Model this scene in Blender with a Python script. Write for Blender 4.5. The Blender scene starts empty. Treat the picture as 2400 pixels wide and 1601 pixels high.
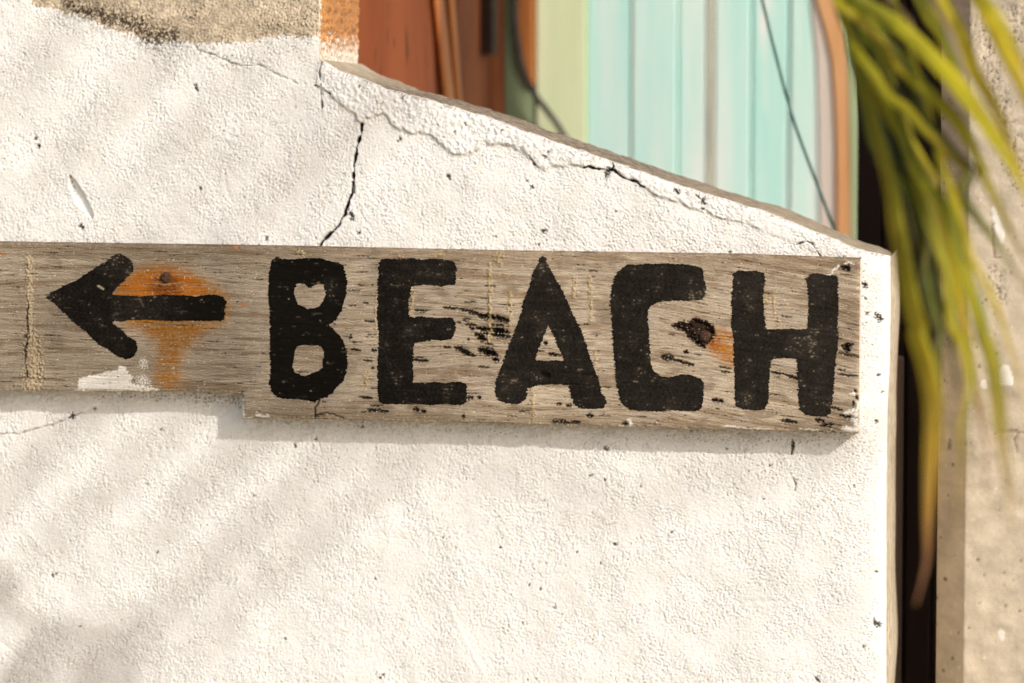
import bpy, math, random
import numpy as np
from mathutils import Vector, Matrix
from mathutils.geometry import delaunay_2d_cdt

random.seed(7)
rng = np.random.default_rng(11)
scene = bpy.context.scene
COL = scene.collection

# ------------------------------------------------------------------ camera
CAM = np.array([0.613, -4.0, 0.318])          # metres; origin = point of the wall in the picture's middle
FPX = np.linalg.norm(CAM) / 0.0005            # focal length in photo pixels (2400 wide)
fw = -CAM / np.linalg.norm(CAM)
rt = np.cross(fw, [0, 0, 1.0]); rt /= np.linalg.norm(rt)
up = np.cross(rt, fw)
cd = bpy.data.cameras.new('camera')
cam = bpy.data.objects.new('camera', cd); COL.objects.link(cam)
cam.location = Vector(CAM)
cam.rotation_euler = Vector(fw).to_track_quat('-Z', 'Y').to_euler()
cd.sensor_width = 36.0
cd.lens = 36.0 * FPX / 2400.0
cd.clip_end = 3000
cd.clip_start = 0.05
cd.dof.use_dof = True
cd.dof.focus_distance = float(np.linalg.norm(CAM)) - 0.03
cd.dof.aperture_fstop = 3.1
cd.dof.aperture_blades = 9
scene.camera = cam

# ------------------------------------------------------------------ sky, sun, exposure
TOSUN = Vector((52, -45, 41)).normalized()
w = bpy.data.worlds.new('World'); scene.world = w; w.use_nodes = True
nt = w.node_tree
bg = nt.nodes['Background']
sky = nt.nodes.new('ShaderNodeTexSky')
sky.sky_type = 'NISHITA'
sky.sun_disc = False
sky.sun_elevation = math.asin(TOSUN.z)
sky.sun_rotation = math.atan2(TOSUN.x, TOSUN.y)
sky.dust_density = 3.0
sky.ozone_density = 0.6
nt.links.new(sky.outputs[0], bg.inputs[0])
bg.inputs[1].default_value = 0.15
sl = bpy.data.lights.new('sun', 'SUN')
sl.energy = 2.6
sl.angle = math.radians(0.8)
sl.color = (1.0, 0.965, 0.905)
sun = bpy.data.objects.new('sun', sl); COL.objects.link(sun)
sun.location = (3, -3, 4)
sun.rotation_euler = TOSUN.to_track_quat('Z', 'Y').to_euler()
scene.view_settings.view_transform = 'Standard'
scene.view_settings.look = 'None'
scene.view_settings.gamma = 1.0
scene.view_settings.exposure = -0.03
scene.cycles.use_denoising = True
scene.cycles.use_adaptive_sampling = False
scene.cycles.denoising_input_passes = 'RGB_ALBEDO_NORMAL'
scene.cycles.denoising_prefilter = 'NONE'
scene.cycles.max_bounces = 8

# ------------------------------------------------------------------ helpers
def P(px, py, Y):
    """photo pixel -> point on the plane y = Y"""
    d = fw * FPX + rt * (px - 1200.0) + up * (800.5 - py)
    t = (Y - CAM[1]) / d[1]
    return CAM + d * t
def PX(px, py, X):
    d = fw * FPX + rt * (px - 1200.0) + up * (800.5 - py)
    t = (X - CAM[0]) / d[0]
    return CAM + d * t
def W(pts, Y=0.0):
    """list of pixels -> (n,2) array of x,z on plane Y"""
    return np.array([P(a, b, Y)[[0, 2]] for a, b in pts])
def zc(pts, ox, oy, s):
    return [(ox + a * s, oy + b * s) for a, b in pts]

def mesh_obj(name, verts, faces, mat=None, parent=None, smooth=False, attrs=None):
    me = bpy.data.meshes.new(name)
    verts = np.asarray(verts, dtype=np.float32)
    if isinstance(faces, np.ndarray):
        n, k = faces.shape
        me.vertices.add(len(verts)); me.vertices.foreach_set('co', verts.ravel())
        me.loops.add(n * k); me.loops.foreach_set('vertex_index', faces.astype(np.int32).ravel())
        me.polygons.add(n)
        me.polygons.foreach_set('loop_start', np.arange(0, n * k, k, dtype=np.int32))
        me.polygons.foreach_set('loop_total', np.full(n, k, dtype=np.int32))
        me.update(calc_edges=True)
    else:
        me.from_pydata([tuple(map(float, v)) for v in verts], [], faces)
        me.update()
    if smooth:
        me.polygons.foreach_set('use_smooth', np.ones(len(me.polygons), dtype=bool))
    for an, av in (attrs or {}).items():
        av = np.asarray(av, dtype=np.float32)
        if av.ndim == 2:
            a = me.attributes.new(an, 'FLOAT_COLOR', 'POINT')
            c = np.ones((len(av), 4), dtype=np.float32); c[:, :av.shape[1]] = av
            a.data.foreach_set('color', c.ravel())
        else:
            a = me.attributes.new(an, 'FLOAT', 'POINT'); a.data.foreach_set('value', av)
    me.validate()
    o = bpy.data.objects.new(name, me); COL.objects.link(o)
    if mat: me.materials.append(mat)
    if parent: o.parent = parent
    return o
def grid_faces(nu, nv, flip=False):
    """verts indexed [i*nv + j]"""
    i, j = np.meshgrid(np.arange(nu - 1), np.arange(nv - 1), indexing='ij')
    a = (i * nv + j).ravel(); b = a + nv; c = b + 1; d = a + 1
    f = np.stack([a, b, c, d], 1)
    return f[:, ::-1] if flip else f
def empty(name, loc, label=None, cat=None, group=None):
    o = bpy.data.objects.new(name, None); COL.objects.link(o); o.location = loc
    o.empty_display_size = 0.1
    tag(o, label, cat, group); return o
def tag(o, label=None, cat=None, group=None, kind=None):
    if label: o['label'] = label
    if cat: o['category'] = cat
    if group: o['group'] = group
    if kind: o['kind'] = kind
    return o
def adopt(child, parent):
    child.parent = parent
    child.matrix_parent_inverse = Matrix.Translation(parent.location).inverted()
def box_mesh(x0, x1, y0, y1, z0, z1):
    v = [(x0,y0,z0),(x1,y0,z0),(x1,y1,z0),(x0,y1,z0),(x0,y0,z1),(x1,y0,z1),(x1,y1,z1),(x0,y1,z1)]
    f = [(0,3,2,1),(4,5,6,7),(0,1,5,4),(1,2,6,5),(2,3,7,6),(3,0,4,7)]
    return v, f

# raster fields --------------------------------------------------
class Field:
    def __init__(s, x0, x1, z0, z1, d):
        s.x0, s.z0, s.d = x0, z0, d
        s.nx = int(round((x1 - x0) / d)); s.nz = int(round((z1 - z0) / d))
        s.xs = x0 + d * np.arange(s.nx); s.zs = z0 + d * np.arange(s.nz)
        s.X, s.Z = np.meshgrid(s.xs, s.zs, indexing='ij')
        s.kx = np.fft.fftfreq(s.nx, d)[:, None]; s.kz = np.fft.rfftfreq(s.nz, d)[None, :]
    def noise(s, wl, bw=0.5, ax=1.0, az=1.0):
        """band-passed noise with wavelength wl (m), stretched by ax, az; unit std"""
        k = np.sqrt((s.kx * ax) ** 2 + (s.kz * az) ** 2) * wl + 1e-9
        amp = np.exp(-(np.log(k) / bw) ** 2 / 2)
        f = np.fft.rfft2(rng.standard_normal((s.nx, s.nz))) * amp
        n = np.fft.irfft2(f, (s.nx, s.nz))
        return n / (n.std() + 1e-12)
    def lines(s, lx, wlz, bw=0.6):
        """streaks: long along x (lx), band-passed across (wlz)"""
        k = np.abs(s.kz) * wlz + 1e-9
        amp = np.exp(-(np.log(k) / bw) ** 2 / 2) * np.exp(-(s.kx * lx) ** 2)
        n = np.fft.irfft2(np.fft.rfft2(rng.standard_normal((s.nx, s.nz))) * amp, (s.nx, s.nz))
        return n / (n.std() + 1e-12)
    def blur(s, a, sig):
        g = np.exp(-2 * (np.pi * sig) ** 2 * (s.kx ** 2 + s.kz ** 2))
        return np.fft.irfft2(np.fft.rfft2(a) * g, (s.nx, s.nz))
    def win(s, xa, xb, za, zb):
        i0 = max(0, int((xa - s.x0) / s.d)); i1 = min(s.nx, int((xb - s.x0) / s.d) + 2)
        j0 = max(0, int((za - s.z0) / s.d)); j1 = min(s.nz, int((zb - s.z0) / s.d) + 2)
        return slice(i0, max(i0, i1)), slice(j0, max(j0, j1))
    def dist(s, pts, rmax):
        D = np.full((s.nx, s.nz), 1.0)
        for (ax, az), (bx, bz) in zip(pts[:-1], pts[1:]):
            w_ = s.win(min(ax, bx) - rmax, max(ax, bx) + rmax, min(az, bz) - rmax, max(az, bz) + rmax)
            x = s.X[w_]; z = s.Z[w_]
            if x.size == 0: continue
            L2 = (bx - ax) ** 2 + (bz - az) ** 2 + 1e-15
            t = np.clip(((x - ax) * (bx - ax) + (z - az) * (bz - az)) / L2, 0, 1)
            D[w_] = np.minimum(D[w_], np.hypot(x - ax - t * (bx - ax), z - az - t * (bz - az)))
        return D
    def poly(s, pts):
        M = np.zeros((s.nx, s.nz), bool)
        pts = np.asarray(pts)
        w_ = s.win(pts[:, 0].min(), pts[:, 0].max(), pts[:, 1].min(), pts[:, 1].max())
        M[w_] = inside(pts, s.X[w_], s.Z[w_])
        return M
    def sample(s, A, x, z):
        u = np.clip((x - s.x0) / s.d, 0, s.nx - 1.001); v = np.clip((z - s.z0) / s.d, 0, s.nz - 1.001)
        i = u.astype(int); j = v.astype(int); fu = u - i; fv = v - j
        if A.ndim == 3: fu = fu[..., None]; fv = fv[..., None]
        return (A[i, j] * (1 - fu) * (1 - fv) + A[i + 1, j] * fu * (1 - fv)
                + A[i, j + 1] * (1 - fu) * fv + A[i + 1, j + 1] * fu * fv)
def inside(pts, x, z):
    r = np.zeros(x.shape, bool)
    n = len(pts)
    for k in range(n):
        ax, az = pts[k]; bx, bz = pts[(k + 1) % n]
        if az == bz: continue
        c = ((az > z) != (bz > z)) & (x < (bx - ax) * (z - az) / (bz - az) + ax)
        r ^= c
    return r
def sstep(a, b, x):
    t = np.clip((x - a) / (b - a), 0, 1); return t * t * (3 - 2 * t)
def mixc(A, c, m):
    return A * (1 - m[..., None]) + np.asarray(c) * m[..., None]
def rough_line(pts, step, amp, seed):
    """resample a polyline and shake it"""
    r = np.random.default_rng(seed)
    out = []
    for a, b in zip(pts[:-1], pts[1:]):
        n = max(1, int(np.hypot(*(np.subtract(b, a))) / step))
        for k in range(n):
            p = np.add(a, np.subtract(b, a) * k / n); out.append(p + r.normal(0, amp, 2))
    out.append(np.array(pts[-1])); return np.array(out)

# materials ------------------------------------------------------
def mat_attr(name, rough=0.9, bump_scale=900, bump=0.15, vary=0.12, vary_scale=14, spec=0.25, stretch=(1, 1, 1)):
    """surface whose base colour comes from the mesh's own albedo layer, with fine grain added by noise"""
    m = bpy.data.materials.new(name); m.use_nodes = True
    n = m.node_tree; b = n.nodes['Principled BSDF']
    at = n.nodes.new('ShaderNodeAttribute'); at.attribute_name = 'albedo'
    tc = n.nodes.new('ShaderNodeTexCoord'); mp = n.nodes.new('ShaderNodeMapping')
    mp.inputs['Scale'].default_value = stretch
    n.links.new(tc.outputs['Object'], mp.inputs[0])
    ns = n.nodes.new('ShaderNodeTexNoise'); ns.inputs['Scale'].default_value = vary_scale; ns.inputs['Detail'].default_value = 8
    n.links.new(mp.outputs[0], ns.inputs['Vector'])
    mr = n.nodes.new('ShaderNodeMapRange'); mr.inputs[1].default_value = 0.25; mr.inputs[2].default_value = 0.75
    mr.inputs[3].default_value = 1 - vary; mr.inputs[4].default_value = 1 + vary * 0.6
    n.links.new(ns.outputs[0], mr.inputs[0])
    mx = n.nodes.new('ShaderNodeMix'); mx.data_type = 'RGBA'; mx.blend_type = 'MULTIPLY'; mx.inputs[0].default_value = 1
    n.links.new(at.outputs['Color'], mx.inputs[6]); n.links.new(mr.outputs[0], mx.inputs[7])
    n.links.new(mx.outputs[2], b.inputs['Base Color'])
    n2 = n.nodes.new('ShaderNodeTexNoise'); n2.inputs['Scale'].default_value = bump_scale; n2.inputs['Detail'].default_value = 3
    n.links.new(mp.outputs[0], n2.inputs['Vector'])
    bp = n.nodes.new('ShaderNodeBump'); bp.inputs['Strength'].default_value = bump; bp.inputs['Distance'].default_value = 0.001
    n.links.new(n2.outputs[0], bp.inputs['Height']); n.links.new(bp.outputs[0], b.inputs['Normal'])
    b.inputs['Roughness'].default_value = rough
    b.inputs['Specular IOR Level'].default_value = spec
    return m
def mat_noise(name, c1, c2, scale=8, stretch=(1, 1, 1), rough=0.85, bump=0.3, bdist=0.003, bscale=60, spec=0.3, lo=0.35, hi=0.65, c3=None, t3=(0.62, 0.75), s3=25):
    m = bpy.data.materials.new(name); m.use_nodes = True
    n = m.node_tree; b = n.nodes['Principled BSDF']
    tc = n.nodes.new('ShaderNodeTexCoord'); mp = n.nodes.new('ShaderNodeMapping'); mp.inputs['Scale'].default_value = stretch
    n.links.new(tc.outputs['Object'], mp.inputs[0])
    ns = n.nodes.new('ShaderNodeTexNoise'); ns.inputs['Scale'].default_value = scale; ns.inputs['Detail'].default_value = 8
    n.links.new(mp.outputs[0], ns.inputs['Vector'])
    cr = n.nodes.new('ShaderNodeValToRGB')
    cr.color_ramp.elements[0].position = lo; cr.color_ramp.elements[0].color = (*c1, 1)
    cr.color_ramp.elements[1].position = hi; cr.color_ramp.elements[1].color = (*c2, 1)
    n.links.new(ns.outputs[0], cr.inputs[0])
    out = cr.outputs[0]
    if c3:
        n3 = n.nodes.new('ShaderNodeTexNoise'); n3.inputs['Scale'].default_value = s3; n3.inputs['Detail'].default_value = 6
        n.links.new(mp.outputs[0], n3.inputs['Vector'])
        r3 = n.nodes.new('ShaderNodeMapRange'); r3.inputs[1].default_value = t3[0]; r3.inputs[2].default_value = t3[1]
        n.links.new(n3.outputs[0], r3.inputs[0])
        mx = n.nodes.new('ShaderNodeMix'); mx.data_type = 'RGBA'; mx.inputs[7].default_value = (*c3, 1)
        n.links.new(r3.outputs[0], mx.inputs[0]); n.links.new(out, mx.inputs[6]); out = mx.outputs[2]
    n.links.new(out, b.inputs['Base Color'])
    n2 = n.nodes.new('ShaderNodeTexNoise'); n2.inputs['Scale'].default_value = bscale; n2.inputs['Detail'].default_value = 6
    n.links.new(mp.outputs[0], n2.inputs['Vector'])
    bp = n.nodes.new('ShaderNodeBump'); bp.inputs['Strength'].default_value = bump; bp.inputs['Distance'].default_value = bdist
    n.links.new(n2.outputs[0], bp.inputs['Height']); n.links.new(bp.outputs[0], b.inputs['Normal'])
    b.inputs['Roughness'].default_value = rough; b.inputs['Specular IOR Level'].default_value = spec
    return m

GROUND = -1.25
WALL_T = 0.24
#SECTION wall
# ------------------------------------------------------------------ ground
gm = mat_noise('sand', (0.40, 0.345, 0.265), (0.52, 0.45, 0.35), scale=3, bscale=40, bump=0.5, bdist=0.01)
gv, gf = [], []
ext = 1500.0
mesh_obj('ground', [(-ext, -ext, GROUND), (ext, -ext, GROUND), (ext, ext, GROUND), (-ext, ext, GROUND)], [(0, 1, 2, 3)], gm)
tag(bpy.data.objects['ground'], kind='structure')

# ------------------------------------------------------------------ the white plastered wall
F = Field(-0.765, 0.4638, -0.52, 0.5168, 0.0008)
S5 = lambda p: W(zc(p, 0, 0, .3826))
S6 = lambda p: W(zc(p, 700, 0, .3955))
S7 = lambda p: W(zc(p, 1200, 0, .3954))
pxm = 0.0005

n_big = F.noise(0.09, 0.5); n_mid = F.noise(0.022, 0.6); n_lump = F.noise(0.0042, 0.9); n_fine = F.noise(0.0036, 0.45)
n_a = F.noise(0.0034, 0.55); n_b = F.noise(0.0052, 0.55)
crumb = -1.5 * np.clip(n_a - 0.85, 0, 2.0) - 1.2 * np.clip(n_b - 1.0, 0, 2.0) + 0.25 * np.clip(-n_b - 0.6, 0, 2)      # small sharp hollows between flat grains
crumb = crumb - crumb.mean(); grit = crumb / crumb.std()
Hc = 0.00050 * grit + 0.00032 * n_lump + 0.00012 * n_fine + 0.00024 * n_mid * 0.7
smoothness = sstep(-0.5, 1.3, F.noise(0.10, 0.6) + 0.4 * F.noise(0.03))            # some areas trowelled smoother
H = 0.00045 * n_big + Hc * (1.12 - 0.62 * smoothness)
# a few long trowel drags
for _ in range(26):
    cx, cz = rng.uniform(-0.75, 0.42), rng.uniform(-0.5, 0.4); ang = rng.normal(-0.75, 0.35); L = rng.uniform(0.03, 0.10)
    pts_ = np.array([[cx + L * t * math.cos(ang) + 0.01 * t * t, cz + L * t * math.sin(ang)] for t in (-0.5, -0.2, 0.1, 0.5)])
    d_ = F.dist(pts_, 0.012)
    H += rng.choice([-1, 1]) * 0.00055 * np.exp(-(d_ / rng.uniform(0.0015, 0.0035)) ** 2)
C = np.empty((F.nx, F.nz, 3)); C[:] = (0.83, 0.818, 0.79)
tone = F.noise(0.16, 0.5)
C *= (1 + 0.02 * tone)[..., None]
C = mixc(C, (0.72, 0.67, 0.59), 0.22 * sstep(0.4, 2.0, F.noise(0.06, 0.7)))
C = mixc(C, (0.66, 0.59, 0.50), 0.22 * sstep(0.9, 2.4, F.noise(0.02, 0.6, 1.0, 0.18) + 0.5 * F.noise(0.15)))
# shading of the little hollows put into the colour, with some dust
C = mixc(C, (0.60, 0.53, 0.44), 0.55 * sstep(0.9, 3.0, -grit))

# rough second coat along the sloping top (proud of the face below)
edge_pts = [(100,505),(140,520),(180,550),(225,590),(270,640),(330,670),(350,710),(375,740),(410,700),(500,670),(530,710),(560,750),(620,765),(670,795),(720,785),(780,795),(830,840),(860,880),(910,905),(970,920),(1030,905),(1070,890),(1080,850),(1140,860),(1220,855),(1280,875)]
edge7 = [(20,888),(60,890),(100,930),(130,970),(190,1010),(240,985),(310,985),(360,970),(420,990),(490,1000),(560,1010),(600,1010),(650,1045),(690,1065),(740,1075),(780,1105),(830,1150),(880,1165),(930,1185),(1000,1195),(1050,1230),(1100,1245),(1150,1250),(1220,1285),(1290,1305),(1350,1315),(1410,1330),(1460,1360),(1560,1400),(1700,1450),(1800,1500)]
coat = rough_line(np.vstack([S6(edge_pts), S7(edge7)]), 0.004, 0.0009, 3)
closed = np.vstack([coat, [[0.5, 0.1], [0.5, 0.6], [coat[0, 0], 0.6]]])
cm = F.poly(closed).astype(float)
dcoat = F.dist(coat, 0.03)
fade = np.interp(F.X, [-0.24, -0.2, 0.2, 0.33], [0.5, 1, 0.9, 0.2])
H += 0.0030 * F.blur(cm, 0.0011) * fade
H += cm * (0.00045 * F.noise(0.011, 0.5)) * fade
# dark line where the coat has parted
seam = sstep(0.0016, 0.0003, dcoat)
C = mixc(C, (0.36, 0.28, 0.19), 0.75 * seam * np.clip(0.5 + 0.5 * F.noise(0.03), 0, 1))
def crack(pts, wpx, dark, depth, seed, amp=0.0005, col=(0.012, 0.010, 0.008)):
    global H, C
    q = rough_line(pts, 0.004, amp, seed)
    d = F.dist(q, 0.02)
    wv = wpx * pxm * 0.5 * (0.75 + 0.45 * np.clip(F.noise(0.02), -1.3, 1.6))
    m = sstep(1.0, 0.55, d / np.maximum(wv, 1e-5))
    C = mixc(C, col, dark * m)
    H = H - depth * m
crack(S6([(375,740),(370,790),(350,850),(340,890),(330,950),(325,1020),(325,1090),(318,1140),(298,1180),(285,1230),(272,1270),(240,1320),(215,1360),(170,1400),(140,1430),(110,1490)]), 8.0, 1.0, 0.006, 21)
crack(S6([(318,1085),(320,1110),(318,1140)]), 9, 1, 0.006, 30)
crack(S6([(150,520),(165,540),(185,555)]), 6, 1, 0.004, 22)
crack(S6([(132,370),(120,420),(125,470),(133,520),(132,580),(138,640)]), 5.0, 0.75, 0.003, 23)
crack(S6([(95,508),(125,512)]), 5, 1, 0.003, 25)
crack(S7([(430,985),(500,1000),(560,1008),(600,1008),(640,1035),(690,1068),(740,1078),(785,1108)]), 6.5, 1.0, 0.005, 26)
crack(S7([(590,965),(600,985),(590,1005)]), 6, 1, 0.004, 27)
crack(S7([(1690,1450),(1720,1435),(1750,1433),(1780,1445)]), 5, 0.9, 0.003, 28)
crack(S7([(1785,1450),(1800,1480),(1830,1520)]), 4, 0.6, 0.002, 29)
crack(S7([(100,920),(120,955),(135,975)]), 6, 0.8, 0.003, 31)
crack(S5([(1180,270),(1220,310),(1320,340),(1400,380),(1470,405),(1600,400),(1700,460),(1780,490),(1830,520)]), 5, 0.30, 0.0020, 32, col=(0.10, 0.075, 0.05))
crack(W(zc([(0,262),(100,258),(220,225),(300,205),(380,170),(430,150)], 0, 900, .4472)), 5, 0.5, 0.0012, 33, col=(0.16, 0.11, 0.07))
crack(W([(1857,1030),(1858,1046),(1855,1066)]), 5, 0.9, 0.003, 34)
crack(W([(1859,1120),(1863,1135),(1862,1152)]), 4, 0.6, 0.002, 35)
# lower edge of an older coat at the left, below the board
lo = np.vstack([[-1, 0.04], [-1, -0.2], W(zc([(0,262),(100,258),(220,225),(300,205),(380,170),(600,60)], 0, 900, .4472)), [-0.3, 0.04]])
H += 0.0016 * F.blur(F.poly(lo).astype(float), 0.0008)
# gouge
ga = S5([(430,1080),(465,1160),(500,1235),(540,1300),(562,1335)])
dg = F.dist(ga, 0.02)
tt = np.clip((F.Z - ga[-1, 1]) / (ga[0, 1] - ga[-1, 1]), 0, 1)
wg = 0.0075 * np.sin(np.pi * np.clip(tt, 0.02, 0.98)) ** 0.6
gm_ = sstep(1.0, 0.45, dg / np.maximum(wg, 1e-4))
H = H * (1 - gm_) - 0.0055 * gm_
dgl = F.dist(S5([(425,1075),(440,1130),(458,1190)]), 0.01)
C = mixc(C, (0.20, 0.15, 0.10), 0.7 * sstep(0.0022, 0.0006, dgl) * (F.noise(0.006) > 0))
# bare cement patch at the top
cb = S5([(150,-1500),(190,0),(200,40),(330,60),(420,90),(540,110),(640,170),(760,200),(860,240),(940,250),(1060,250),(1200,270),(1350,265),(1500,265),(1650,225),(1780,225),(1900,240),(1965,200),(2060,-1500)])
cmask = F.blur(F.poly(cb).astype(float), 0.0035)
cmask = sstep(0.42, 0.62, cmask + 0.13 * F.noise(0.010, 0.6) + 0.10 * F.noise(0.004, 0.5))
cmask = cmask * sstep(0.505, 0.46, F.Z + 0.006 * F.noise(0.02, 0.7))
cem = np.empty_like(C); cem[:] = (0.56, 0.465, 0.345)
cem *= (1 + 0.12 * F.noise(0.03, 0.8) + 0.09 * F.noise(0.005, 0.7))[..., None]
C = C * (1 - cmask[..., None]) + cem * cmask[..., None]
H -= 0.0018 * cmask
H += cmask * (0.00022 * F.noise(0.005, 0.7) + 0.0003 * grit)
mold = F.dist(rough_line(S5([(440,20),(520,60),(560,90),(640,130),(700,125),(780,150),(850,150),(890,200),(900,240),(1000,210),(1060,235)]), 0.006, 0.003, 8), 0.05)
mm = np.exp(-(mold / 0.013) ** 2)
mm = mm * sstep(-0.1, 0.9, F.noise(0.012, 0.8) + 0.8 * F.noise(0.0045, 0.6) + 1.3 * mm - 0.5)
C = mixc(C, (0.05, 0.036, 0.022), 0.95 * np.clip(mm, 0, 1)); H -= 0.0012 * mm
mold2 = F.dist(S5([(1180,265),(1230,300),(1330,345),(1420,385),(1500,395)]), 0.05)
m2 = np.exp(-(mold2 / 0.008) ** 2) * sstep(0.7, 1.4, F.noise(0.007, 0.6) + 0.3 * F.noise(0.02))
C = mixc(C, (0.10, 0.08, 0.055), 0.8 * m2)
# bright peppering in the lime-washed lower fringe of the cement
pep = sstep(0.3, -0.2, F.dist(S5([(1000,300),(1300,300),(1600,270),(1850,280),(1880,330)]), 0.08) / 0.04 - 0.5) * (F.noise(0.0055, 0.4) > 1.55)
C = mixc(C, (0.30, 0.24, 0.17), 0.75 * pep)
# pits
pits = [(459,207,6),(82,325,4),(90,343,5),(469,442,4),(191,532,6),(624,559,4),(823,503,6),(824,514,5),(840,546,4),(937,326,4),(933,330,3),(1050,413,5),(1054,420,3),(1234,425,3),(1246,439,4),(1273,542,6),(1161,554,3),(1175,306,3),(1277,366,4),(1285,358,4),(842,202,3),(945,227,3),(1091,291,3),(1066,310,3),(1263,573,3),(1421,407,8),(1428,398,6),(1583,447,5),(1590,452,4),(1647,470,6),(1635,460,4),(1650,477,4),(1647,490,4),(1443,496,2.5),(1710,591,3),(2026,670,6),(2024,664,4),(2056,742,7),(2062,750,6),(2031,736,4),(2028,700,3),(2058,880,4),(2067,920,3),(1858,1038,4),(2053,988,4),(2050,1462,6),(2058,1466,6),(2053,1341,3),(170,976,6),(162,979,4),(221,958,4),(691,1045,4),(378,1007,3),(595,1161,3),(344,1135,3),(123,1349,4),(130,1345,3),(367,1296,3),(188,1468,3),(669,1497,3),(850,1000,4),(1419,1052,5),(1039,1259,2.5),(1172,1284,3.2),(1352,1295,3),(1408,1320,3),(1441,1276,4),(879,1357,3),(1240,1371,3),(1267,1380,3),(1300,1424,3),(1225,1461,3),(891,1589,4),(897,1583,3),(1385,1114,3),(1417,1124,3),(1857,1045,5),(1804,1091,3),(1703,1052,2.5),(2002,1139,3),(1915,1593,5),(2023,1516,3),(1788,1170,2.5),(1575,1247,3),(1502,1140,2.5),(1620,1010,3),(740,1030,3)]
for a, b, r in pits:
    c = P(a, b, 0)[[0, 2]]
    rr = r * pxm * 1.15
    w_ = F.win(c[0] - 3 * rr, c[0] + 3 * rr, c[1] - 3 * rr, c[1] + 3 * rr)
    ang = rng.uniform(0, 3.14); ca, sa = math.cos(ang), math.sin(ang)
    dx, dz = F.X[w_] - c[0], F.Z[w_] - c[1]
    e = rng.uniform(0.65, 1.0)
    d = np.hypot((dx * ca + dz * sa) / e, (-dx * sa + dz * ca) * e) / rr + 0.3 * n_fine[w_]
    m = sstep(1.1, 0.55, d)
    C[w_] = mixc(C[w_], (0.05, 0.038, 0.028), 0.93 * m); H[w_] -= m * min(rr, 0.003)
# random tiny pinholes
for _ in range(110):
    cx, cz = rng.uniform(-0.84, 0.44), rng.uniform(-0.6, 0.5); rr = rng.uniform(0.0006, 0.0011)
    w_ = F.win(cx - 3 * rr, cx + 3 * rr, cz - 3 * rr, cz + 3 * rr)
    m = sstep(1.2, 0.5, np.hypot(F.X[w_] - cx, F.Z[w_] - cz) / rr)
    C[w_] = mixc(C[w_], (0.10, 0.08, 0.06), 0.8 * m)
# dirt and mildew specks along the board's lower and upper edge
def specks(pts, rad, thr, wl, dark=0.9, col=(0.04, 0.03, 0.02)):
    global C
    d = F.dist(W(pts), rad * 3)
    m = np.exp(-(d / rad) ** 2) * 1.0
    q = sstep(thr, thr + 0.35, F.noise(wl, 0.5) + 0.35 * F.noise(wl * 3) + 0.9 * m - 0.9) * (d < rad * 2)
    C = mixc(C, col, dark * q)
specks([(470,930),(520,932),(566,936)], 0.006, 0.55, 0.0042)
specks([(228,929),(350,931),(470,930)], 0.004, 1.0, 0.0042)
specks([(10,560),(160,566),(240,570)], 0.003, 1.0, 0.004, 0.7)
specks([(1640,1022),(2000,1030)], 0.007, 1.05, 0.005, 0.75, (0.16, 0.12, 0.08))
specks([(600,990),(1000,1006),(1700,1025)], 0.004, 1.5, 0.004, 0.8)
specks([(2020,620),(2024,900),(2025,1000)], 0.006, 1.25, 0.004, 0.75, (0.12, 0.09, 0.06))
specks([(2040,1010),(2055,1060),(2060,1110)], 0.016, 1.3, 0.006, 0.45, (0.40, 0.33, 0.25))
bl_ = W([(-300,905),(0,913),(430,918),(567,922),(568,978),(1180,993),(1740,1008),(2005,1016)])
zu = np.interp(F.X, bl_[:, 0], bl_[:, 1]) - F.Z
grime_shade = np.exp(-np.clip(zu, 0, 1) / 0.016) * (zu > -0.02) * sstep(-1.6, 1.2, F.noise(0.03, 0.8, 1, 0.35) + 0.4 * F.noise(0.008)) * (F.X < 0.405)
C = mixc(C, (0.50, 0.41, 0.30), 0.6 * grime_shade)  # grime and the board's contact shade together, painted into the colour
# grime creeping down from the sloping top
topf = [(755,142),(791,166),(854,188),(917,212),(997,233),(1095,261),(1194,295),(1299,334),(1319,340),(1437,380),(1556,423),(1674,461),(1793,496),(1912,546),(2010,585),(2083,601)]
tfw = W(topf)
dtop = F.dist(tfw, 0.03)
gt = np.exp(-(dtop / 0.0045) ** 2) * sstep(0.6, 1.2, F.noise(0.006, 0.6) + 0.6 * F.noise(0.03) + 0.25)
C = mixc(C, (0.25, 0.20, 0.14), 0.75 * gt)

XE = float(P(746, 150, 0)[0])               # where the tall part ends and the slope begins
def topz(x): return np.interp(x, tfw[:, 0], tfw[:, 1])
arr = W([(2083,560),(2085,700),(2084,820),(2079,950),(2076,1077),(2075,1208),(2075,1560),(2076,1900)])
def arris(z): return np.interp(z, arr[::-1, 1], arr[::-1, 0])

mat_plaster = mat_attr('white_plaster', rough=0.95, bump_scale=700, bump=0.35, vary=0.035, vary_scale=60, spec=0.12)
wall = empty('plaster_wall', (0, 0.12, GROUND), 'white rough plastered wall with cracked sloping end that carries the wooden board', 'wall')

wob = np.random.default_rng(5)
def smooth_noise1(n, sm, amp):
    a = wob.normal(0, 1, n + 8 * sm); k = np.hanning(4 * sm + 1); k /= k.sum()
    a = np.convolve(a, k, 'same')[4 * sm:4 * sm + n]; return amp * a / (a.std() + 1e-9)

ZB = -0.50
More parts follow.
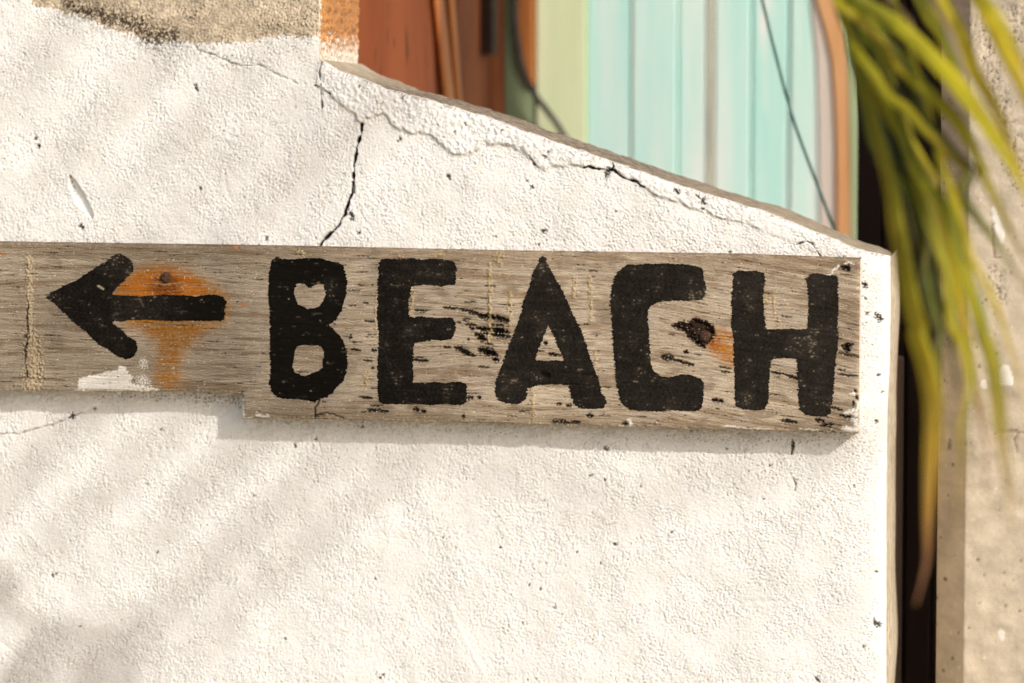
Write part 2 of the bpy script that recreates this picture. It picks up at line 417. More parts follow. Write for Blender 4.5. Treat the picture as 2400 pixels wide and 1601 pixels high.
# tall part
nx, nz = 480, 900
u = np.linspace(0, 1, nx)[:, None]; z = np.linspace(ZB, 0.51, nz)[None, :] + 0 * u
edge = XE + np.where(z[0] > P(746, 143, 0)[2], smooth_noise1(nz, 3, 0.0006), 0)
x = -0.755 + u * (edge[None, :] + 0.755)
h = F.sample(H, x, z)
de = edge[None, :] - x
above = sstep(P(746, 165, 0)[2], P(746, 135, 0)[2], z)
h = h - above * 0.003 * np.exp(-de / 0.003)
ff = sstep(0, 0.075, x + 0.755) * sstep(0, 0.075, z - ZB) * sstep(0, 0.045, 0.51 - z)
h = h * ff - 0.0096 * (1 - ff)
v = np.stack([x, -h, z], -1).reshape(-1, 3)
tall_right = np.stack([x[-1], -h[-1], z[-1]], -1)
adopt(mesh_obj('plaster_face', v, grid_faces(nx, nz), mat_plaster, None, True, {'albedo': F.sample(C, x, z).reshape(-1, 3)}), wall)
# sloping part
nx, nz = 600, 640
u = np.linspace(0, 1, nx)[:, None]; vv = np.linspace(0, 1, nz)[None, :]
x = XE + u * (0.445 - XE) + 0 * vv
z = ZB + vv * (topz(x) - ZB)
for _ in range(3):
    x = XE + u * (arris(z) - XE)
    z = ZB + vv * (topz(x) + np.broadcast_to(smooth_noise1(nx, 2, 0.0006)[:, None] * 0 , x.shape) - ZB)
jit = smooth_noise1(nx, 6, 0.00035)[:, None]
z = z + jit * vv ** 8
h = F.sample(H, x, z)
dt = (topz(x) - z); dr = arris(z) - x
h = h - 0.0045 * np.exp(-dt / 0.0035) - 0.010 * np.exp(-dr / 0.011) - 0.004 * np.exp(-np.hypot(dt, dr) / 0.01)
h = h - sstep(0.03, 0.0, dr) * (F.sample(0.6 * (0.00052 * grit), x, z))
ff = sstep(0, 0.075, z - ZB)
h = h * ff - 0.0096 * (1 - ff)
v = np.stack([x, -h, z], -1)
cc = F.sample(C, x, z)
topc = np.exp(-dt / 0.0022) * (0.5 + 0.5 * np.tanh(F.sample(F.noise(0.008, 0.6), x, z)))
cc = mixc(cc, (0.62, 0.52, 0.38), 0.0 * topc)
adopt(mesh_obj('plaster_face', v.reshape(-1, 3), grid_faces(nx, nz), mat_plaster, None, True, {'albedo': cc.reshape(-1, 3)}), wall)
top_row = v[:, -1, :]; right_col = v[-1, :, :]
# weathered top of the slope
mat_cope = mat_attr('weathered_cement', rough=0.92, bump_scale=260, bump=0.5, vary=0.25, vary_scale=45, spec=0.15)
ny = 90
wv = np.linspace(0, 1, ny) ** 1.3
FC = Field(0, 0.75, 0, 0.26, 0.0015)
s_along = np.concatenate([[0], np.cumsum(np.hypot(*np.diff(top_row[:, [0, 2]], axis=0).T))])
yy = wv * WALL_T
sa, sb = np.meshgrid(s_along, yy, indexing='ij')
rel = 0.0003 * FC.noise(0.03, 0.6, 1, 1) + 0.00010 * FC.noise(0.010, 0.5)
rz = FC.sample(rel, sa, sb) * sstep(0, 0.05, wv)[None, :]
back_wob = smooth_noise1(nx, 24, 0.0005)[:, None] * wv[None, :] ** 2
cop = np.empty((nx, ny, 3))
cop[..., 0] = top_row[:, None, 0]; cop[..., 1] = top_row[:, None, 1] + yy[None, :]
bulge = 0.0015 * (1 - np.exp(-yy / 0.006))
cop[..., 2] = top_row[:, None, 2] + rz + back_wob + bulge[None, :] * sstep(0, 0.05, 1 - u) - 0.0060 * wv[None, :] - 0.006 * wv[None, :] * sstep(0.04, 0, 1 - u)
streak = FC.lines(0.05, 0.012, 0.7)
cb_ = np.empty((nx, ny, 3)); cb_[:] = (0.36, 0.305, 0.23)
cb_ = mixc(cb_, (0.14, 0.11, 0.08), 0.85 * sstep(-0.4, 0.9, FC.sample(streak + 0.8 * FC.noise(0.02, 0.7), sa, sb)))
cb_ = mixc(cb_, (0.50, 0.43, 0.32), 0.8 * sstep(0.12, 0.0, sa) )
cb_ = mixc(cb_, (0.47, 0.39, 0.28), 0.6 * sstep(0.35, 0.62, sa))
cb_ = mixc(cb_, (0.74, 0.69, 0.61), sstep(0.010, 0.002, sb + 0.0035 * FC.sample(FC.noise(0.012, 0.7), sa, sb)))
adopt(mesh_obj('coping', cop.reshape(-1, 3), grid_faces(nx, ny), mat_cope, None, True, {'albedo': cb_.reshape(-1, 3)}), wall)
# end face of the slope
nzz = len(right_col)
en = np.empty((ny, nzz, 3))
en[..., 1] = right_col[None, :, 1] + yy[:, None]; en[..., 2] = right_col[None, :, 2]
wob_e = smooth_noise1(nzz, 40, 0.0010)
en[..., 0] = right_col[None, :, 0] + (1 - np.exp(-yy / 0.008))[:, None] * 0.0015 + wob_e[None, :] * sstep(0, 0.4, wv)[:, None] * sstep(0, 0.1, 1 - vv)
en[..., 0] -= 0.0052 * (1 - sstep(0, 0.075, en[..., 2] - ZB))
ze = en[..., 2]; ye = np.broadcast_to(yy[:, None], ze.shape)
FE = Field(-0.62, 0.2, 0, 0.26, 0.0015)
ec = np.empty((ny, nzz, 3)); ec[:] = (0.62, 0.54, 0.42)
ec = mixc(ec, (0.30, 0.235, 0.16), 0.75 * sstep(-0.1, 1.2, FE.sample(FE.lines(0.12, 0.02, 0.8) + 0.5 * FE.noise(0.02), ze, ye)))
ec = mixc(ec, (0.82, 0.79, 0.73), sstep(0.007, 0.001, ye))
top_ = en[:, -1, :].copy(); en[:, -1, 2] = np.interp(en[:, -1, 1], cop[-1, :, 1], cop[-1, :, 2])
adopt(mesh_obj('wall_end', en.reshape(-1, 3), grid_faces(ny, nzz), mat_cope, None, True, {'albedo': ec.reshape(-1, 3)}), wall)
# orange painted end of the tall part
ztop = 1.75
nzr = 420; nyr = 120
zr = np.concatenate([np.linspace(P(746, 190, 0)[2], 0.51, 300), np.linspace(0.52, ztop, nzr - 300)])
yr = np.linspace(0, 1, nyr) ** 1.2 * WALL_T
FO = Field(0, 0.26, -0.05, 0.8, 0.001)
Yg, Zg = np.meshgrid(yr, zr, indexing='ij')
zq = np.clip(Zg, 0, 0.7)
ro = 0.0007 * FO.noise(0.03, 0.6) + 0.00015 * FO.noise(0.006, 0.5)
tr = np.interp(zr, tall_right[:, 2], tall_right[:, 1]); tx = np.interp(zr, tall_right[:, 2], tall_right[:, 0])
rev = np.stack([tx[None, :] + FO.sample(ro, Yg, zq) * sstep(0, 0.02, Yg), tr[None, :] + Yg, Zg], -1)
oc = np.empty(Yg.shape + (3,)); oc[:] = (0.56, 0.25, 0.085)
oc = mixc(oc, (0.40, 0.20, 0.085), 0.8 * sstep(-0.5, 1.0, FO.sample(FO.noise(0.06, 0.6, 1, 0.35), Yg, zq)))
oc = mixc(oc, (0.20, 0.115, 0.055), 0.8 * sstep(0.8, 1.6, FO.sample(FO.noise(0.025, 0.7, 1, 0.3) + 0.5 * FO.noise(0.006), Yg, zq)))
oc = mixc(oc, (0.64, 0.31, 0.085), 0.9 * sstep(0.055, 0.02, Yg + 0.02 * FO.sample(FO.noise(0.015, 0.7), Yg, zq)))
zbase = P(746, 145, 0)[2]
slope_here = zbase - 0.0 * Yg
oc = mixc(oc, (0.78, 0.73, 0.64), sstep(0.030, 0.004, Zg - zbase + 0.012 * FO.sample(FO.noise(0.012, 0.7), Yg, zq) + 0.0 * Yg))
oc = mixc(oc, (0.82, 0.79, 0.72), sstep(0.013, 0.004, Yg + 0.006 * FO.sample(FO.noise(0.009, 0.7), Yg, zq)))
mat_rev = mat_attr('orange_paint_on_render', rough=0.8, bump_scale=300, bump=0.15, vary=0.10, vary_scale=30, spec=0.25)
adopt(mesh_obj('painted_reveal', rev.reshape(-1, 3), grid_faces(nyr, nzr), mat_rev, None, True, {'albedo': oc.reshape(-1, 3)}), wall)
# core of the wall
xr_ = float(arris(-0.5)) - 0.006
def prism(outline, y0, y1):
    n = len(outline)
    v = [(a, y0, b) for a, b in outline] + [(a, y1, b) for a, b in outline]
    f = [tuple(range(n)), tuple(range(2 * n - 1, n - 1, -1))]
    f += [(i, i + n, (i + 1) % n + n, (i + 1) % n) for i in range(n)]
    return v, f
out = [(-3.2, GROUND), (xr_, GROUND), (xr_, tfw[-1, 1] - 0.016)]
out += [(a - 0.002, b - 0.012) for a, b in tfw[-2::-2]] + [(XE - 0.004, tfw[0, 1] - 0.012), (XE - 0.004, ztop), (-3.2, ztop)]
pm = mat_noise('plain_plaster', (0.79, 0.775, 0.74), (0.84, 0.825, 0.795), scale=6, bump=0.6, bdist=0.003, bscale=190, rough=0.95, spec=0.1)
v, f = prism(out, 0.009, WALL_T - 0.004)
adopt(mesh_obj('wall_core', v, f, pm), wall)
#SECTION sign
# ------------------------------------------------------------------ the sign board
BT = 0.036                                   # board thickness
YB = -BT
Z1 = lambda p: zc(p, 0, 560, .30617)
Z2 = lambda p: zc(p, 560, 560, .30617)
Z3 = lambda p: zc(p, 1120, 560, .30617)
Z4 = lambda p: zc(p, 1660, 520, .35714)
letters = {}
letters['arrow'] = [Z1([(350,450),(390,405),(450,380),(500,350),(560,330),(620,290),(690,245),(760,200),(820,170),(860,130),(910,112),(960,130),(1000,160),(1022,210),(1020,250),(980,290),(940,330),(900,370),(870,400),(865,430),(940,432),(1020,435),(1100,440),(1180,432),(1260,425),(1340,432),(1420,435),(1500,440),(1570,430),(1650,428),(1710,445),(1735,480),(1730,520),(1715,540),(1728,580),(1720,615),(1690,628),(1620,625),(1540,628),(1450,625),(1350,630),(1250,625),(1150,620),(1060,620),(980,620),(930,635),(880,625),(865,640),(900,670),(950,710),(990,750),(1040,780),(1057,810),(1050,860),(1020,905),(970,920),(920,905),(880,885),(840,850),(780,820),(740,790),(700,750),(650,700),(590,660),(540,620),(500,575),(460,540),(420,500),(385,475)])]
letters['B'] = [Z2([(245,180),(262,160),(285,140),(297,128),(310,150),(380,158),(500,148),(620,148),(680,165),(770,185),(800,205),(805,240),(820,290),(828,350),(825,420),(805,480),(790,540),(760,595),(725,640),(685,658),(720,690),(770,740),(805,800),(825,860),(830,920),(825,990),(812,1060),(790,1100),(750,1130),(725,1170),(680,1210),(630,1222),(600,1235),(580,1250),(555,1248),(520,1235),(460,1228),(400,1225),(330,1222),(290,1210),(262,1185),(240,1140),(230,1100),(240,1040),(245,960),(240,880),(245,800),(240,720),(240,640),(238,560),(228,480),(225,400),(228,330),(232,260)]),
    Z2([(425,370),(445,345),(480,342),(510,355),(530,375),(555,375),(580,350),(610,340),(640,350),(655,375),(665,410),(655,450),(640,490),(610,520),(570,532),(530,535),(490,520),(450,500),(430,460),(422,410)]),
    Z2([(430,850),(450,820),(500,812),(560,815),(610,815),(640,835),(650,880),(645,940),(640,985),(610,1010),(580,1020),(540,1040),(500,1048),(450,1035),(425,1010),(412,970),(420,920)])]
letters['E'] = [Z2([(1070,190),(1090,155),(1140,150),(1230,155),(1310,145),(1400,160),(1490,150),(1580,160),(1640,170),(1665,200),(1660,260),(1665,320),(1650,352),(1600,355),(1550,368),(1500,355),(1420,352),(1340,358),(1320,375),(1310,420),(1300,480),(1295,540),(1300,595),(1340,602),(1390,590),(1460,600),(1540,605),(1600,598),(1640,605),(1660,640),(1660,690),(1645,740),(1620,770),(1550,780),(1490,770),(1420,785),(1350,795),(1335,830),(1338,900),(1332,980),(1335,1060),(1335,1100),(1380,1100),(1440,1105),(1500,1095),(1570,1105),(1640,1095),(1700,1092),(1735,1105),(1748,1140),(1742,1200),(1745,1245),(1700,1275),(1640,1270),(1560,1262),(1500,1272),(1430,1270),(1350,1262),(1250,1268),(1150,1265),(1080,1262),(1065,1220),(1062,1100),(1060,980),(1065,860),(1070,760),(1062,660),(1055,560),(1060,450),(1062,340),(1065,260)])]
letters['A'] = [Z3([(500,130),(520,150),(535,190),(560,240),(590,290),(620,350),(650,410),(685,480),(720,560),(760,640),(800,720),(825,800),(850,880),(880,960),(910,1030),(930,1100),(945,1180),(975,1215),(988,1250),(975,1285),(940,1302),(880,1300),(820,1300),(770,1295),(740,1265),(720,1220),(705,1170),(695,1120),(640,1115),(560,1112),(480,1118),(430,1130),(385,1145),(380,1190),(360,1230),(320,1260),(270,1265),(210,1255),(160,1240),(138,1210),(130,1150),(140,1080),(165,1020),(195,940),(225,850),(260,760),(295,670),(325,590),(345,500),(370,420),(400,340),(425,260),(450,200),(475,145)]),
    Z3([(540,660),(555,690),(580,740),(605,800),(630,860),(655,920),(650,935),(590,930),(520,935),(450,930),(440,915),(460,870),(480,810),(505,740),(525,690)])]
letters['C'] = [Z3([(1100,225),(1150,195),(1210,200),(1280,188),(1360,190),(1440,188),(1520,192),(1600,195),(1660,205),(1720,225),(1730,280),(1748,350),(1750,400),(1735,440),(1700,468),(1660,470),(1600,475),(1520,470),(1440,478),(1370,485),(1330,510),(1305,540),(1300,600),(1308,680),(1310,760),(1318,840),(1320,920),(1330,980),(1350,1020),(1400,1050),(1460,1060),(1510,1050),(1560,1035),(1610,1035),(1660,1050),(1700,1070),(1725,1105),(1728,1170),(1722,1240),(1715,1290),(1690,1315),(1620,1320),(1560,1318),(1480,1310),(1400,1322),(1320,1318),(1240,1315),(1170,1305),(1110,1275),(1085,1230),(1070,1160),(1055,1080),(1048,980),(1042,880),(1035,780),(1030,680),(1020,580),(1012,500),(1015,420),(1025,350),(1050,290),(1075,250)])]
letters['H'] = [Z4([(165,335),(200,318),(260,322),(320,320),(360,335),(375,365),(368,420),(362,480),(365,560),(370,640),(378,700),(430,705),(500,700),(570,705),(640,702),(655,690),(655,620),(660,540),(655,460),(645,400),(642,370),(670,345),(720,335),(780,350),(830,350),(855,380),(850,450),(855,520),(852,600),(848,680),(855,740),(848,820),(838,900),(832,980),(825,1060),(818,1140),(810,1220),(800,1260),(760,1280),(700,1278),(640,1265),(600,1235),(590,1180),(592,1100),(585,1020),(582,940),(585,900),(540,895),(470,895),(415,905),(408,960),(400,1040),(395,1120),(392,1190),(380,1225),(340,1240),(280,1235),(220,1225),(180,1210),(172,1150),(175,1060),(170,980),(165,900),(168,820),(160,740),(150,680),(155,600),(152,520),(160,440)])]

B = Field(-0.78, 0.42, -0.15, 0.15, 0.0006)
def WB(pts): return W(pts, YB)
def ragged(poly, seed):
    q = np.vstack([poly, poly[:1]])
    r = np.random.default_rng(seed)
    out = []
    for a, b in zip(q[:-1], q[1:]):
        L = np.hypot(*(b - a)); n = max(1, int(L / 0.0011))
        for k in range(n):
            t = k / n
            out.append(a + (b - a) * t + r.normal(0, 0.00048, 2) * np.array([1.5, 0.75]))
    return np.array(out)
rag = {k: [ragged(WB(p), 100 + i * 7 + j) for j, p in enumerate(ps)] for i, (k, ps) in enumerate(letters.items())}

# --- wood colour and relief
gx = B.X
tilt = -np.where(gx < 0, 0.012 * gx, 0.012 * gx + 0.24 * gx ** 2)      # grain runs down to the right near the end
knot = P(1653, 786, YB)
kd = np.hypot((B.X - knot[0]) / 0.05, (B.Z - knot[2]) / 0.022)
zw = B.Z - tilt + 0.004 * np.exp(-kd ** 2) * np.sign(B.Z - knot[2]) * np.minimum(kd, 1) + 0.0016 * B.noise(0.10, 0.5, 4.0, 1)
zw = np.clip(zw, B.z0 + 0.001, -B.z0 - 0.001)
def wood(lx, wl, bw=0.6): return B.sample(B.lines(lx, wl, bw), B.X, zw)
g1 = wood(0.028, 0.0034); g2 = wood(0.09, 0.013); g3 = wood(0.014, 0.0019, 0.4); g4 = wood(0.16, 0.035, 0.6)
patch = B.noise(0.11, 0.5, 1.6, 1.0)
C2 = np.empty((B.nx, B.nz, 3)); C2[:] = (0.345, 0.280, 0.205)
C2 = mixc(C2, (0.48, 0.395, 0.29), 0.6 * sstep(-0.3, 2.0, 0.7 * g2 + 0.9 * patch))
C2 = mixc(C2, (0.21, 0.145, 0.088), 0.75 * sstep(0.4, 2.2, -g2 + 0.8 * g4 - 0.5 * patch))
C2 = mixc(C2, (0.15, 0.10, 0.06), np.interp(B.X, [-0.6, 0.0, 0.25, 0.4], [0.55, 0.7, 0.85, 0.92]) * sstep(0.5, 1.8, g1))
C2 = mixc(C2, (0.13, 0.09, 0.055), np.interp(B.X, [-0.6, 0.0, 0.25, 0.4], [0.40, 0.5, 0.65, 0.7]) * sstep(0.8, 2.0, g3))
C2 = mixc(C2, (0.34, 0.285, 0.225), 0.45 * sstep(0.3, 1.5, B.noise(0.08, 0.6)))
# darker top strip of the board and weathered zones
bt = W([(-320,563),(0,569),(620,578),(1180,590),(1740,598),(2016,608)], YB)
def btop(x): return np.interp(x, bt[:, 0], bt[:, 1])
bb_l = W([(-320,908),(0,915),(429,918),(567,924)], YB); bb_r = W([(567,979),(738,982),(970,989),(1180,993),(1740,1008),(2012,1016)], YB)
XN = float(P(566.5, 950, YB)[0]); XR = W([(2016,608),(2014,800),(2012,1016)], YB)
dtop_b = btop(B.X) - B.Z
C2 = mixc(C2, (0.20, 0.14, 0.085), 0.55 * sstep(0.018, 0.003, dtop_b + 0.006 * g4) )
zbot = np.where(B.X < -9, np.interp(B.X, bb_l[:, 0], bb_l[:, 1]), np.interp(B.X, bb_r[:, 0], bb_r[:, 1]))
dbot = B.Z - zbot
C2 = mixc(C2, (0.19, 0.135, 0.08), 0.5 * sstep(0.020, 0.002, dbot + 0.008 * g4))
zbot = np.where(B.X < XN, np.interp(B.X, bb_l[:, 0], bb_l[:, 1]), np.interp(B.X, bb_r[:, 0], bb_r[:, 1])); dbot = B.Z - zbot
C2 = mixc(C2, (0.16, 0.115, 0.075), 0.65 * sstep(0.5, 2.0, B.noise(0.05, 0.7, 1.8, 1.0) + 0.4 * g2) * np.interp(B.X, [-0.6, -0.25, -0.1, 0.4], [0.5, 0.5, 1, 1]))
xright = np.interp(B.Z, XR[::-1, 1], XR[::-1, 0])
C2 = mixc(C2, (0.17, 0.12, 0.08), 0.45 * sstep(0.11, 0.0, xright - B.X + 0.03 * patch) * sstep(-0.3, 0.8, -g2 + 0.2))
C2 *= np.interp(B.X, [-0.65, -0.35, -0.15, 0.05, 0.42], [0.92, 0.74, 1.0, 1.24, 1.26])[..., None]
C2 *= (1 + 0.26 * np.clip(wood(0.0050, 0.0021, 0.5), -2, 1.8) + 0.08 * B.noise(0.0022, 0.6))[..., None]
H2 = -0.00032 * np.clip(g1, -0.5, 2.2) - 0.00026 * np.clip(g3, -0.5, 2.4) + 0.0002 * g2
# saw marks across the grain, stronger at the left
vx = B.noise(0.006, 0.5, 1, 0.10)
lw = np.interp(B.X, [-0.6, -0.3, -0.1, 0.4], [1.0, 0.8, 0.45, 0.35])
H2 -= 0.00010 * vx * lw
C2 = mixc(C2, (0.17, 0.115, 0.07), 0.40 * lw * sstep(1.4, 2.4, vx + 0.6 * B.noise(0.03)))
# dark splits and weather checks: (x0,y0,x1,y1,width) in photo pixels
spl = []
def S(zf, l):
    for a, b, c, d, w0 in l: spl.append((*zf([(a, b)])[0], *zf([(c, d)])[0], w0))
S(Z2, [(1560,525,1690,535,4),(1690,535,1860,585,6),(1860,585,2025,615,7),(1340,545,1430,557,3),(1720,610,1770,615,3),(1730,655,1820,660,4),(1760,685,1800,690,5),(1815,680,1900,690,6),(1900,690,2025,720,8),(1870,720,2025,742,7),(1950,690,2025,695,6),(1800,730,1880,745,6),(1820,760,1890,770,6),(1650,830,1760,870,9),(1700,870,1810,895,6),(1830,850,1960,870,10),(1870,880,1980,890,5),(1560,825,1620,835,4),(1940,925,1975,930,7),(1320,925,1450,935,5),(850,845,930,857,4),(1010,852,1050,856,5),(950,930,1020,938,3),(960,630,1035,635,3),(945,490,990,495,3),(840,755,860,758,7),(1010,990,1030,992,5),(930,1215,1020,1222,4),(980,1310,1140,1322,5),(1000,1280,1100,1275,3),(1330,1305,1375,1310,7),(1390,1318,1430,1322,5),(1740,1215,1790,1217,6),(1820,1215,1850,1216,4),(1700,1360,1725,1362,7),(1710,620,1760,630,3),(1745,770,1765,772,4),(1880,800,1950,810,3),(1660,640,1700,640,3)])
S(Z3, [(0,590,120,605,9),(120,605,240,628,10),(0,690,60,700,6),(80,690,240,720,8),(100,735,250,750,7),(0,740,50,745,6),(0,765,50,772,7),(90,655,200,665,4),(0,850,110,860,9),(40,870,150,882,5),(110,925,160,930,7),(500,797,530,800,6),(540,880,600,890,6),(590,885,640,892,3),(485,1035,550,1045,10),(660,1108,770,1112,3),(555,1408,690,1412,9),(690,1412,780,1405,7),(830,1352,880,1354,7),(600,1265,640,1266,4),(670,1275,715,1277,5),(1400,905,1490,910,10),(1480,920,1560,940,5),(1540,940,1650,970,5),(1570,865,1610,870,5),(1790,1235,1880,1245,5),(1820,1300,1850,1302,3),(1100,1420,1150,1420,8),(0,975,90,985,3),(200,1000,300,1010,3),(0,1215,20,1215,5)])
S(Z3, [(1480,662,1560,690,6),(1530,640,1640,668,5),(1560,690,1660,740,8),(1640,615,1720,640,7),(1700,630,1800,680,8),(1600,740,1690,800,6),(1660,790,1740,835,7),(1740,690,1810,720,6)])
S(Z4, [(410,985,500,1000,4),(500,1000,590,1035,5),(470,1305,580,1318,5),(870,295,925,310,9),(900,300,925,320,7),(870,815,950,805,6),(880,830,930,845,8),(900,800,920,850,6),(850,860,990,890,3),(840,1000,985,1015,3),(700,1300,760,1310,6),(730,1340,820,1330,5),(860,1270,960,1285,5),(950,1180,960,1240,6),(960,1100,980,1180,5),(20,1165,90,1175,4),(60,950,150,965,3),(80,985,140,990,3),(800,1215,880,1240,4),(720,1375,900,1385,5),(480,1380,700,1385,3)])
for k in range(90):                                   # small random checks along the grain, right half
    a = random.uniform(640, 2000); b = random.uniform(625, 995); L = random.uniform(8, 34); s = 0.02 + 0.12 * max(0, (a - 1200) / 800)
    spl.append((a, b, a + L, b + L * s, random.uniform(1.2, 2.4)))
edge_n = B.noise(0.0035, 0.5, 1.6, 0.8)
SPL = np.zeros((B.nx, B.nz))
for a, b, c, d, w0 in spl:
    p0 = P(a, b, YB)[[0, 2]]; p1 = P(c, d, YB)[[0, 2]]
    rm = w0 * pxm * 2 + 0.004
    w_ = B.win(min(p0[0], p1[0]) - rm, max(p0[0], p1[0]) + rm, min(p0[1], p1[1]) - rm, max(p0[1], p1[1]) + rm)
    X_, Z_ = B.X[w_], B.Z[w_]
    L2 = ((p1 - p0) ** 2).sum(); t = ((X_ - p0[0]) * (p1[0] - p0[0]) + (Z_ - p0[1]) * (p1[1] - p0[1])) / L2
    tc = np.clip(t, 0, 1)
    dd = np.hypot(X_ - p0[0] - tc * (p1[0] - p0[0]), Z_ - p0[1] - tc * (p1[1] - p0[1]))
    ww = w0 * pxm * 0.62 * (0.35 + 0.95 * np.sqrt(np.clip(4 * tc * (1 - tc), 0, 1))) * (1 + 0.35 * edge_n[w_] + 0.12 * g3[w_])
    m = sstep(1.15, 0.6, dd / np.maximum(ww, 2e-4))
    SPL[w_] = np.maximum(SPL[w_], m); H2[w_] -= m * min(0.0025, w0 * pxm)
smudge = np.clip(3.0 * B.blur(SPL, 0.0045), 0, 1)
C2 = mixc(C2, (0.15, 0.10, 0.06), 0.8 * smudge * sstep(-1.0, 0.8, g1))
C2 = mixc(C2, (0.012, 0.008, 0.005), 0.97 * SPL)
# yellow resin runs
def resin(zf, pts, wpx, hgt, col=(0.42, 0.31, 0.16), lumps=0.7, st=0.75):
    global H2, C2
    q = rough_line(WB(zf(pts)), 0.004, 0.0006, len(pts) + int(wpx * 10))
    d = B.dist(q, 0.02)
    n_ = B.noise(0.006, 0.6)
    m = sstep(1.1, 0.4, d / (wpx * pxm * 0.5 * (1 + lumps * np.clip(n_, -1, 1.4))))
    C2 = mixc(C2, col, st * m); H2 = H2 + hgt * m * (1 + 0.5 * n_)
resin(Z1, [(215,140),(225,250),(225,380),(230,500),(225,620),(240,740),(250,800)], 14, 0.0010, (0.46, 0.36, 0.23), 0.6)
resin(Z1, [(245,780),(250,850),(255,930),(250,1020),(245,1130)], 40, 0.0012, (0.46, 0.36, 0.225), 0.7)
d_ = B.dist(rough_line(WB(Z1([(208,470),(205,560),(212,680),(205,780),(195,880),(190,950),(205,1060)])), 0.005, 0.0006, 77), 0.01)
C2 = mixc(C2, (0.03, 0.02, 0.012), 0.85 * sstep(0.0013, 0.0005, d_ + 0.0006 * B.noise(0.012))); H2 -= 0.002 * sstep(0.0014, 0.0004, d_)
for pts, wp in [([(1915,240),(1918,400),(1920,600),(1920,780)], 6), ([(1330,380),(1325,500),(1320,600)], 7), ([(1050,430),(1042,560),(1050,690),(1065,760)], 4), ([(985,1030),(975,1110)], 11), ([(470,95),(490,110)], 12), ([(1500,110),(1560,120)], 9), ([(1210,125),(1240,130)], 8)]:
    resin(Z2, pts, wp, 0.0007, st=0.7)
for pts, wp in [([(95,180),(100,350),(95,600),(88,780)], 6), ([(250,400),(248,520),(245,660)], 8), ([(735,290),(740,460)], 8), ([(862,290),(860,500),(862,620)], 8), ([(425,1140),(420,1250),(425,1390)], 8), ([(140,120),(190,125)], 14), ([(150,170),(170,190)], 10), ([(660,1010),(672,1015)], 4), ([(895,870),(900,960)], 5)]:
    resin(Z3, pts, wp, 0.0008, st=0.7)
for pts, wp in [([(380,510),(390,530)], 10), ([(430,470),(435,600)], 6), ([(505,530),(510,555)], 9), ([(470,640),(470,670)], 9)]:
    resin(Z4, pts, wp, 0.0006, (0.45, 0.31, 0.14), st=0.6)
# rust
def soft(zf, poly, sig): return B.blur(B.poly(WB(zf(poly))).astype(float), sig)
rn = np.clip(0.80 + 0.22 * B.noise(0.016, 0.8, 0.9, 0.28) + 0.14 * g1 + 0.20 * g2 + 0.08 * g3, 0.05, 1.15)
r1 = soft(Z1, [(860,440),(920,340),(990,260),(1120,215),(1250,200),(1400,225),(1530,285),(1660,370),(1750,430),(1730,640),(1580,700),(1500,760),(1430,850),(1365,960),(1390,1080),(1350,1175),(1215,1175),(1170,1020),(1225,900),(1190,780),(1080,690),(930,650)], 0.0045) * np.interp(B.Z, [float(P(0, 915, YB)[2]), float(P(0, 850, YB)[2]), float(P(0, 760, YB)[2])], [0.62, 0.9, 1.0])
r2 = soft(Z1, [(880,435),(950,320),(1060,265),(1260,235),(1440,275),(1550,360),(1600,440),(1400,450),(1240,450)], 0.0035)
r3 = soft(Z1, [(1130,340),(1270,250),(1380,330),(1370,440),(1180,440)], 0.004)
C2 = mixc(C2, (0.31, 0.135, 0.016), 0.95 * np.clip(B.blur(r1, 0.004) * rn, 0, 1))
C2 = mixc(C2, (0.21, 0.075, 0.010), 0.85 * np.clip((r1 - 0.25) * 1.3 * rn, 0, 1) * sstep(-1.2, 0.8, B.noise(0.012, 0.8, 0.8, 0.35)))
C2 = mixc(C2, (0.36, 0.108, 0.006), 1.0 * np.clip(r2 * rn, 0, 1))
C2 = mixc(C2, (0.12, 0.034, 0.008), 0.95 * np.clip(r3 * rn, 0, 1))
r4 = soft(Z3, [(1780,690),(1880,690),(1990,740),(1990,1000),(1900,960),(1800,890),(1740,800)], 0.0035)
C2 = mixc(C2, (0.40, 0.15, 0.012), 0.97 * np.clip(r4 * rn, 0, 1))
r5 = soft(Z3, [(1770,740),(1840,760),(1860,840),(1800,850),(1740,800)], 0.003)
C2 = mixc(C2, (0.30, 0.075, 0.010), 0.92 * np.clip(r5 * rn, 0, 1))
ch = soft(Z3, [(1480,665),(1530,640),(1600,650),(1630,615),(1700,625),(1770,660),(1815,690),(1800,760),(1760,810),(1700,835),(1650,790),(1600,740),(1540,690)], 0.0016)
chm = sstep(0.40, 0.72, ch + 0.20 * g1 + 0.12 * edge_n)
C2 = mixc(C2, (0.020, 0.010, 0.006), 0.96 * chm); H2 -= 0.0030 * chm
for q in ([(0,110),(30,118)], [(1780,60),(1810,68)], [(1845,495),(1880,510)]):
    d_ = B.dist(WB(Z1(q)), 0.01); C2 = mixc(C2, (0.36, 0.12, 0.03), 0.8 * sstep(0.0022, 0.0008, d_))
